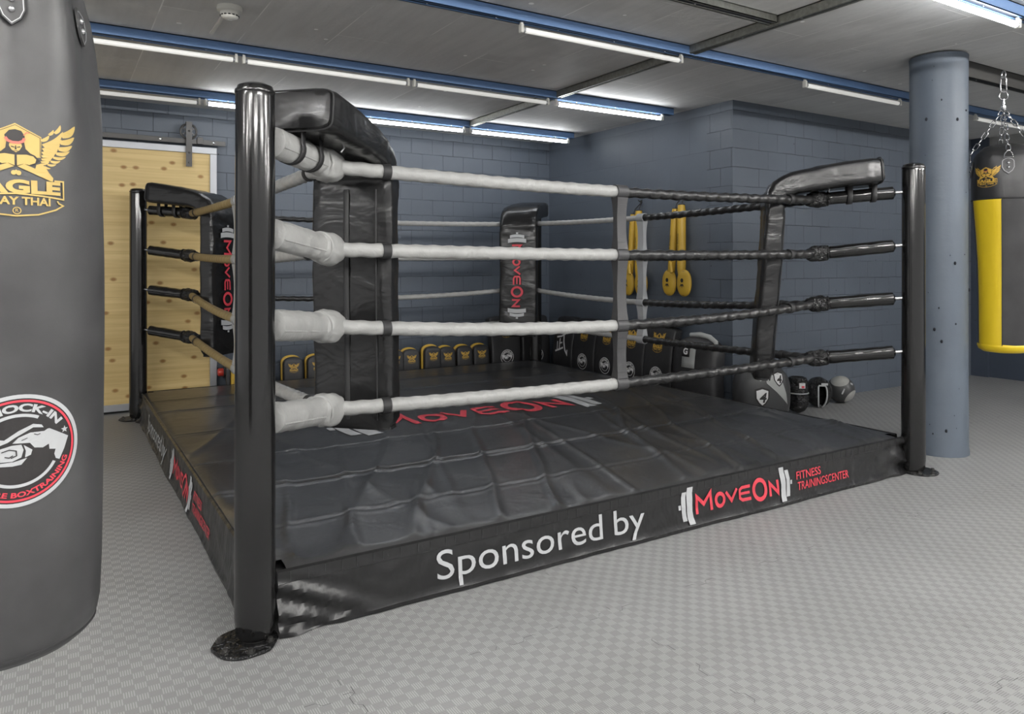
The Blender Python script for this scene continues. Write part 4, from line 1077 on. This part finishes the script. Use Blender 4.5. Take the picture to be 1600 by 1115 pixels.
for k in range(4):
    da = .14 + k * PI / 2
    f = sf2(da, 1.93); hang_tab(bag2, lambda u, v, off, f=f: f(u, v, off), .075)
    a = toc2 + da; p = Vector((gx + .172 * math.cos(a), gy + .172 * math.sin(a), 2.03)); top = Vector((gx, gy, 2.345))
    mb = MB(); dn = Vector((math.cos(a), math.sin(a), 0)); s_ = Vector((-dn.y, dn.x, 0))
    q = p + dn * .024 + Vector((0, 0, -.035))
    mb.tube([q + s_ * .026, q + s_ * .022 + Vector((0, 0, .022)), q + Vector((0, 0, .05)), q - s_ * .022 + Vector((0, 0, .022)), q - s_ * .026], .0035, 8, closed=True, up=dn); mb.build('d_ring', M['steel'], bag2)
    chain(q + Vector((0, 0, .045)), top, bag2, .05, .012, .0034)
mb = MB(); mb.tube([(gx, gy, 2.335), (gx, gy, 2.345), (gx, gy, 2.37), (gx, gy, 2.375)], [.010, .016, .016, .010], 14); mb.tube([(gx, gy, 2.37), (gx, gy, 2.415)], .009, 12); mb.build('swivel', M['steel'], bag2)
mb = MB(); link(mb, (gx, gy, 2.44), (0, 0, 1), (SY, CY, 0), .060, .030, .0045); mb.build('ring_link', M['steel'], bag2)
mb = MB(); link(mb, (gx, gy, 2.515), (0, 0, 1), (SY, CY, .3), .105, .020, .0045); mb.build('carabiner', M['steel'], bag2)
mb = MB(); link(mb, (gx, gy, 2.580), (0, 0, 1), (CY, -SY, 0), .050, .020, .005); mb.build('eye_bolt', M['steel'], bag2)

# ================================================================= PADS AND GEAR BEHIND THE RING
def rbox(mb, w_, t_, h_, bow=0.0, r=.32, top=.0, nseg=44, rows=18, taper=None):
    """upright padded slab, width on x, thickness on y (front is -y), base at z=0; rounded top"""
    S = nseg; vs = []; fs = []
    zs = []
    for k in range(rows + 1): zs.append(k / rows)
    if top: zs = sorted(set(zs + [1 - top * (1 - math.sin(PI / 2 * k / 14)) for k in range(15)] + [.015, .03, .045]))
    sec = []
    for k in range(S):
        an = 2 * PI * (k + .5) / S; c, s = math.cos(an), math.sin(an); sec.append((math.copysign(abs(c) ** r, c), math.copysign(abs(s) ** r, s)))
    for v in zs:
        kx = 1.0; ky = 1.0
        if v < .06: q = v / .06; kx = .93 + .07 * math.sqrt(q); ky = .8 + .2 * math.sqrt(q)
        if v > 1 - top:
            q = (v - (1 - top)) / top; kx = math.sqrt(max(0.0, 1 - q ** 2.6)) * .98 + .02; ky = max(.25, math.sqrt(max(0, 1 - q ** 4)))
        if taper: kx *= taper(v)
        for (c, s) in sec: vs.append(Vector((c * w_ / 2 * kx, s * t_ / 2 * ky + bow * (1 - (2 * v - 1) ** 2), v * h_)))
    n = len(zs)
    fs = [(i * S + k, i * S + (k + 1) % S, (i + 1) * S + (k + 1) % S, (i + 1) * S + k) for i in range(n - 1) for k in range(S)]
    fs.append(tuple(range(S - 1, -1, -1))); fs.append(tuple((n - 1) * S + k for k in range(S)))
    mb.add(vs, fs); return mb

def make_thai_pad():
    t = thing('thai_pad', '', 'thai pad', (0, 0, 0), 'thai pads in the row behind the ring')
    mb = MB(); rbox(mb, .185, .075, .40, top=.18); mb.v = [v + Vector((0, -.035, 0)) for v in mb.v]; mb.build('front_pad', M['pad_black'], t)
    mb = MB(); rbox(mb, .190, .035, .415, top=.18); mb.v = [v + Vector((-.006, .022, 0)) for v in mb.v]; mb.build('yellow_layer', M['mustard'], t)
    mb = MB(); rbox(mb, .180, .04, .405, top=.18); mb.v = [v + Vector((-.008, .060, 0)) for v in mb.v]; mb.build('back_pad', M['pad_black'], t)
    f = lambda k: (lambda u, v: Vector((u * .50, -.0735 - .0007 * k, .295 + v * .50)))
    for k, (a, m_, nm) in enumerate(zip(EA, ('gold_small', 'print_black', 'gold_small'), EN)): a.build(nm, M[m_], t, f(k))
    return t
tp = make_thai_pad()
row = [(457, 'front row thai pad with yellow rim nearest the left, right of the near post'), (494, 'thai pad with yellow rim mostly hidden behind the large near cushion'),
       (616, 'thai pad peeking out at the right edge of the large near cushion'), (641, 'first whole thai pad right of the large near cushion'),
       (669, 'second whole thai pad right of the large near cushion, taller with a thick yellow rim'), (697, 'third whole thai pad right of the large near cushion'),
       (724, 'fourth whole thai pad right of the large near cushion'), (750, 'last thai pad of the row, beside the black kick shields')]
random.seed(2)
for i, (px, lb) in enumerate(row):
    o = tp if i == 0 else copy_tree(tp)
    yy = 7.10; o.location = (onY(px, yy), yy, .002); o.rotation_euler = (math.radians(-4 if i != 4 else -1), 0, math.radians(random.uniform(-7, -1))); o['label'] = lb
    if i == 4: o.location.z = .03; o.location.y = 7.03

FS = fist_art(False)
def make_shield():
    t = thing('kick_shield', '', 'kick shield', (0, 0, 0), 'black kick shields leaning on the walls')
    mb = MB(); rbox(mb, .375, .11, .70, bow=-.045, r=.22, top=.07, rows=26); mb.build('padded_body', M['pad_black'], t)
    def surf(u, v, off):
        vv = v / .70; return Vector((u, -.055 - .045 * (1 - (2 * vv - 1) ** 2) - .001 - off, v))
    for k, (a, m_, nm) in enumerate(zip(EA, ('gold_small', 'print_black', 'gold_small'), EN)): a.xf(lambda x, y: (x * .78, .545 + y * 1.08)).build(nm, M[m_], t, lambda u, v, k=k: surf(u, v, .0008 * k), cut=.05)
    FS[0].xf(lambda x, y: (x * .083, .235 + y * .083)).build('badge_print', M['white_print'], t, lambda u, v: surf(u, v, 0), cut=.05)
    mb = MB(); mb.tube([(-.1, .055, .5), (-.1, .10, .45), (-.1, .10, .3), (-.1, .055, .25)], .014, 8); mb.build('handle', M['strap'], t)
    return t
def place(o, x, y, z, rz, lean, label):
    o.location = (x, y, z); o.rotation_euler = (lean, 0, rz); o['label'] = label; return o
ks = make_shield(); 
sx0 = XS - .185
spots = [(4.285, YB - .19, 0, -.10, 'black kick shield against the back wall, right after the last thai pad'),
         (4.675, YB - .20, 0, -.08, 'black kick shield at the wall corner, half behind the far ring post'),
         (sx0, 6.31, -PI / 2, -.10, 'black kick shield on the side wall next to the white brush character'),
         (sx0, 5.93, -PI / 2, -.10, 'black kick shield on the side wall, second right of the white brush character'),
         (sx0, 5.55, -PI / 2, -.10, 'black kick shield on the side wall, behind the dark grey front strap'),
         (sx0, 5.165, -PI / 2, -.07, 'black kick shield on the side wall with a black box lying on its top')]
for i, (x, y, rz, ln, lb) in enumerate(spots):
    o = ks if i == 0 else copy_tree(ks); place(o, x, y, .005, rz, ln, lb)
# shield with the brush character
t = thing('kick_shield', '', 'kick shield', (0, 0, 0), 'black kick shields leaning on the walls')
mb = MB(); rbox(mb, .36, .11, .70, bow=-.045, r=.22, top=.07, rows=26); mb.build('padded_body', M['pad_black'], t)
a = Art(); s = .01
for pts, wd in (([(-4, 8.4), (0, 9.6)], 1.0), ([(-8.5, 5.2), (-2, 6.2), (4, 8.5)], 1.0), ([(1.5, 14), (1.2, 9), (2.5, 2), (5, -4), (8, -7), (8, -3.5)], 1.15), ([(4.5, 10.5), (6.5, 8.5)], 1.0),
                ([(-3.5, 4.5), (-3.6, -3.8)], 1.0), ([(-7, 2), (-6.8, -4)], .9), ([(-3.4, .8), (.2, 1.5)], .9), ([(-9.5, -5.6), (-3, -3.8), (2, -2.2)], 1.1)):
    a.stroke(pts, wd * 1.25)
a.xf(lambda x, y: (x * s * 1.25, .38 + y * s * 1.45)).build('brush_character', M['white_print'], t, lambda u, v: Vector((u, -.056 - .045 * (1 - (2 * v / .70 - 1) ** 2), v)), cut=.05)
place(t, sx0, 6.69, .005, -PI / 2, -.10, 'black kick shield with one large white brush-stroke character')
mb = MB(); mb.box((4.90, 5.17, .735), (.16, .40, .06), bev=.012); o = mb.build('flat_black_pad', M['pad_charcoal']); tag(o, 'flat black rectangular pad lying on top of the last kick shield', 'pad')

# big belly pad with grey trim
t = thing('belly_pad', 'large black body protector with light grey trim leaning on the side wall', 'body protector', (0, 0, 0))
mb = MB(); rbox(mb, .50, .20, .64, bow=-.03, r=.5, top=.28, rows=30); mb.build('padded_body', M['pad_black'], t)
def bp_s(u, v, off=.0):
    x = u / .25; y = -.10 * (1 - min(1, abs(x)) ** 2.6) ** .5 - .03 * (1 - (2 * v / .64 - 1) ** 2); return Vector((u, y - .003 - off, v))
mb = MB(); pth = []
mb.tube([(-.10, -.02, .645), (.02, -.03, .655), (.12, -.03, .64), (.19, -.03, .60), (.215, -.045, .56)], [.020, .024, .024, .022, .018], 12); mb.build('trim_band', M['pad_grey'], t)
mb = MB(); mb.grid(6, 24, lambda u, v: bp_s(.232 - .045 * math.sin(PI * v) * 0 - (1 - u) * (.012 + .05 * abs(2 * v - 1) ** 1.5) , .10 + v * .46, .004)); mb.build('side_trim', M['pad_grey'], t, solid=.004)
mb = MB(); mb.grid(4, 4, lambda u, v: bp_s(-.10 + u * .15, .36 + v * .20, .004)); pa = mb.build('patch', M['pad_grey'], t, solid=.003)
mb = MB(); mb.grid(4, 4, lambda u, v: bp_s(-.10 + u * .09, .455 + v * .105, .010)); mb.build('patch_square', M['print_black'], pa, solid=.003)
a = Art(); a.text('G', .075, -.082, .478, bold=.003); a.build('patch_letter', M['white_print'], pa, lambda u, v: bp_s(u, v, .014))
place(t, XS - .17, 4.72, .005, -PI / 2 + .05, -.06, t['label'])

# yellow-free: body protector with figure 4 patches, standing in front of the right wall
t = thing('belly_pad', 'rounded black body protector with grey chevron and number 4 patches beyond the right ring corner', 'body protector', (0, 0, 0))
mb = MB(); mb.ellipsoid((0, 0, .20), (.23, .17, .245), nu=40, nv=24, p=.72); mb.v = [Vector((v.x, v.y, max(v.z, 0))) for v in mb.v]; mb.build('padded_body', M['pad_charcoal'], t)
def be(u, v, off=.0):       # project to the ellipsoid front (-y)
    p = .72; ex = 2 / p; val = 1 - (abs(u / .23) ** ex) - (abs((v - .20) / .245) ** ex)
    return Vector((u, -.17 * max(0.02, val) ** (1 / ex) - .003 - off, v))
def patch_shape(cx_, cz_, s): return [(cx_ - s * .42, cz_ + s * .42), (cx_, cz_ + s * .55), (cx_ + s * .42, cz_ + s * .42), (cx_ + s * .40, cz_ - s * .1), (cx_ + s * .2, cz_ - s * .42), (cx_, cz_ - s * .6), (cx_ - s * .2, cz_ - s * .42), (cx_ - s * .40, cz_ - s * .1)]
a = Art(); a.poly([(-.03, .385), (.06, .37), (.12, .31), (.15, .22), (.165, .13), (.12, .18), (.06, .24), (-.02, .31)]); tag(a.build('chevron', M['pad_grey'], t, lambda u, v: be(u, v, .001), cut=.04), 'pale grey chevron')
a = Art(); a.poly([(-.13, .40), (-.09, .41), (-.05, .34), (-.07, .325)]); a.poly([(-.08, .415), (-.05, .42), (-.01, .36), (-.03, .34)]); a.build('shoulder_stripes', M['pad_grey'], t, lambda u, v: be(u, v, .002), cut=.04)
for (cx_, cz_, s) in ((-.06, .20, .115), (.085, .345, .085)):
    a = Art(); a.poly(patch_shape(cx_, cz_, s * 1.25)); pb = a.build('patch_border', M['print_black'], t, lambda u, v: be(u, v, .003), cut=.04)
    a = Art(); a.poly(patch_shape(cx_, cz_, s)); a.build('patch', M['white_print'], pb, lambda u, v: be(u, v, .0045), cut=.04)
    a = Art(); a.text('4', s * .95, cx_, cz_ - s * .38, 'CENTER', bold=.003, shear=.2); a.build('number', M['print_black'], pb, lambda u, v: be(u, v, .006))
place(t, 5.03 + .03, 4.20, 0, R_(-28), 0, t['label'])

# glove, headgear, medicine ball along the right wall
def gpos(px, Y): return onY(px, Y)
gxp = gpos(1246, 4.16)
t = thing('boxing_glove', 'black boxing glove with a small red and white cuff label, left of the head guard', 'boxing glove', (gxp, 4.16, 0))
fr = Vector((-.60, -.80, 0)).normalized(); rt = Vector((CY, -SY, 0))
mb = MB(); mb.ellipsoid((gxp, 4.16, .105), (.085, .09, .10), nu=28, nv=18, p=.85, dis=lambda v: 1 + .07 * noise.noise(v * 2)); mb.build('fist', M['crumple'], t)
mb = MB(); mb.ellipsoid(Vector((gxp, 4.16, .12)) + fr * .075 - rt * .01, (.035, .035, .055), nu=18, nv=12); mb.build('thumb', M['crumple'], t)
mb = MB(); mb.lathe((gxp, 4.16, 0), [(.07, .15), (.086, .17), (.088, .22), (.082, .28), (.072, .305), (.055, .31), (.05, .28)], 28, fn=lambda r, a, z: r * (1 + .04 * noise.noise(Vector((math.cos(a) * 2, math.sin(a) * 2, z * 9))))); mb.build('cuff', M['crumple'], t)
mb = MB(); c = Vector((gxp, 4.16, .175)); mb.tube([c + Vector((.09 * math.cos(a), .09 * math.sin(a), 0)) for a in [2 * PI * k / 24 for k in range(24)]], .005, 6, closed=True); mb.build('cuff_piping', M['grey_print'], t)
c = Vector((gxp, 4.16, .245)) + fr * .0885 + rt * .015
mb = MB(); mt = Matrix.Rotation(math.atan2(fr.y, fr.x) + PI / 2, 4, 'Z'); mb.box(c, (.05, .004, .045), mt); lb_ = mb.build('label_patch', M['white_print'], t, smooth=False)
mb = MB(); mb.box(c + fr * .003 + rt * .006 - Vector((0, 0, .010)), (.024, .003, .018), mt, bev=.001); mb.build('label_mark', M['red_print'], lb_, smooth=False)

hxp = gpos(1279, 4.22)
t = thing('head_guard', 'black leather head guard with grey-edged face opening, between glove and medicine ball', 'head guard', (hxp, 4.22, 0))
hc = Vector((hxp, 4.22, .135))
mb = MB()
def hg(u, v):
    az = lerp(R_(19), R_(341), u); el = lerp(-1.15, 1.52, v)
    d = Vector((math.cos(el) * math.cos(az), math.cos(el) * math.sin(az), math.sin(el)))
    base = math.atan2(fr.y, fr.x)
    open_ = 1.0 if v < .78 else lerp(1, .0, min(1, (v - .78) / .08)) 
    az2 = base + (az if True else 0)
    if v > .62: az2 = base + lerp(az, lerp(0, 2 * PI, u), min(1, (v - .62) / .10))
    d = Vector((math.cos(el) * math.cos(az2), math.cos(el) * math.sin(az2), math.sin(el)))
    k = 1 + .05 * noise.noise(d * 2.5)
    return hc + Vector((d.x * .115 * k, d.y * .115 * k, d.z * .135 * k))
mb.grid(40, 30, hg); mb.build('shell', M['crumple'], t, solid=.02)
mb = MB(); mb.tube([hg(0, v) + fr * .006 for v in [k / 18 * .64 for k in range(19)]] + [hg(1, v) + fr * .006 for v in [k / 18 * .64 for k in range(18, -1, -1)]], .007, 8); mb.build('face_edging', M['grey_print'], t)
a = Art(); a.text('PRO', .04, 0, 0, 'CENTER', bold=.001) if False else a.poly([(-.03, 0), (.03, 0), (.03, .02), (-.03, .02)])
a.build('brow_label', M['grey_print'], t, lambda u, v: hc + fr * .112 + rt * (u + .02) + Vector((0, 0, .075 + v)) - fr * .004)

mxp = gpos(1314, 4.24)
t = thing('medicine_ball', 'black medicine ball with pale grey caps on the floor by the right wall', 'medicine ball', (mxp, 4.24, 0))
bc = Vector((mxp, 4.24, .124)); ax1 = (Vector((0, 0, 1)) * .85 + rt * -.25 + fr * .40).normalized(); ax2 = (rt * .55 + fr * .60 - Vector((0, 0, .50))).normalized()
mb = MB(); mb.ellipsoid(bc, (.122,) * 3, nu=40, nv=24); mb.build('rubber_body', M['pad_charcoal'], t)
def capm(ax, half, r):
    mb = MB(); q = ax.to_track_quat('Z', 'Y').to_matrix().to_4x4()
    mb.grid(28, 8, lambda u, v: bc + (q @ Vector((r * math.sin(half * v) * math.cos(2 * PI * u), r * math.sin(half * v) * math.sin(2 * PI * u), r * math.cos(half * v))))); return mb
for ax, hf in ((ax1, .70), (ax2, .62), (-ax1, .6)): capm(ax, hf, .1235).build('grey_cap', M['ball_grey'], t)
for (off, w_, h_) in ((fr * .115 - rt * .02 + Vector((0, 0, .0)), .012, .055), (fr * .085 + rt * .065 + Vector((0, 0, .062)), .028, .018)):
    n_ = off.normalized(); q = n_.to_track_quat('Y', 'Z').to_matrix().to_4x4() @ Matrix.Rotation(-.4, 4, 'Y')
    mb = MB(); mb.box(bc + n_ * .1225, (w_, .003, h_), q); mb.build('printed_mark', M['grey_print'], t, smooth=False)

# paddles on the side wall
def make_paddles():
    t = thing('focus_paddles', '', 'boxing paddles', (0, 0, 0), 'yellow boxing paddles on the side wall')
    for k, (x, z0, r, lean) in enumerate(((-.040, .0, .036, .10), (.040, .03, .041, .0))):
        st = thing('stick', None, None); 
        bpy.data.objects.remove(st)
        base = Vector((x - lean * .55 * (1 if k == 0 else 0), -.05 - .07 * k * 0, .17)); top = Vector((x, -.05, .80 + z0))
        mb = MB(); pts = [base.lerp(top, i / 12) for i in range(13)]; mb.tube(pts, [r * .75, r * .95] + [r] * 9 + [r * .95, r * .8], 20); s_ = mb.build('foam_stick', M['mustard'], t)
        mb = MB(); mb.tube([top + Vector((0, 0, .0)), top + Vector((0, 0, .006))], r * .82, 16); mb.build('black_end', M['strap'], s_)
        c = Vector((base.x - .012 + .06 * k, -.062, .105))
        mb = MB(); mb.ellipsoid(c, (.088, .030, .124), nu=32, nv=18, p=.9); pd = mb.build('round_head', M['mustard'], t)
        a = Art(); a.disc((0, .025), .018, .020, 14); a.poly([(-.03, -.04), (-.012, -.005), (0, -.012), (.012, -.005), (.03, -.04), (.008, -.022), (0, -.045), (-.008, -.022)])
        a.build('face_print', M['print_black'], pd, lambda u, v, c=c: c + Vector((u, -.0315, v)))
        mb = MB(); mb.tube([c + Vector((.076 * math.cos(q), -.012, .112 * math.sin(q))) for q in [2 * PI * i / 32 for i in range(32)]], .003, 6, closed=True, up=(0, 1, 0)); mb.build('edge_piping', M['print_black'], pd)
        a = Art(); a.text('MUAY THAI BOXING', .026, -.22, -.008); ax_ = (top - base).normalized()
        a.build('stick_lettering', M['print_black'], s_, lambda u, v, base=base, top=top, r=r, ax_=ax_: (base + top) / 2 + ax_ * (u) + Vector((-v * 1.0 - .004, -r - .0015 + abs(v) * .1, .04)))
        mb = MB(); mb.tube([top + Vector((0, 0, 0)), top + Vector((.01, .01, .05)), Vector((0, .03, .93)), ], .005, 6); mb.build('hanging_cord', M['strap'], t)
    mb = MB(); mb.tube([(-.045 - .02, -.085, .30), (-.05, -.088, .20)], .018, 10); mb.build('grip_strap', M['mustard'], t)
    return t
pd = make_paddles()
place(pd, XS - .02, onX(1060, XS - .07) - .0, 1.005, -PI / 2, 0, 'pair of yellow boxing paddles hanging on the side wall right of the light grey strap')
p2 = copy_tree(pd); place(p2, XS - .02, onX(994, XS - .07), .985, -PI / 2, 0, 'pair of yellow boxing paddles half hidden between the dark and light rope straps')
for (yy, zz, lb) in ((pd.location.y, pd.location.z + .93, 'small dark wall hook above the right pair of paddles'), (p2.location.y, p2.location.z + .93, 'small dark wall hook above the left pair of paddles')):
    mb = MB(); mb.tube([(XS - .001, yy, zz), (XS - .03, yy, zz - .002), (XS - .045, yy, zz + .014)], .004, 8); mb.box((XS - .003, yy, zz), (.006, .022, .034))
    o = mb.build('wall_hook', M['dark_steel']); tag(o, lb, 'wall hook', 'hooks holding the paddles')

# gear seen left of the near post, behind the ring
gy_ = 7.14; gX = onY(352, gy_)
t = thing('foam_roller', 'black roller with a red end cap lying behind the ring, right of the wooden door', 'foam roller', (gX + .1, gy_, .24))
mb = MB(); mb.tube([(gX - .02, gy_, .30), (gX + .38, gy_, .30)], .05, 24); mb.build('tube', M['pad_black'], t)
mb = MB(); mb.tube([(gX - .065, gy_, .30), (gX - .055, gy_, .30), (gX - .02, gy_, .30)], [.028, .036, .036], 20); mb.build('red_cap', M['red_plastic'], t)
mb = MB(); mb.box((gX + .24, gy_ + .045, .12), (.42, .17, .24), bev=.03); o = mb.build('equipment_bag', M['pad_black']); tag(o, 'black equipment box under the roller with the red end cap', 'equipment box')
o = copy_tree(tp); place(o, onY(368, 7.0), 7.0, .0, R_(80), 0, 'thai pad turned edge-on with yellow rim, left of the near ring post')
o.rotation_euler = (0, 0, R_(78))
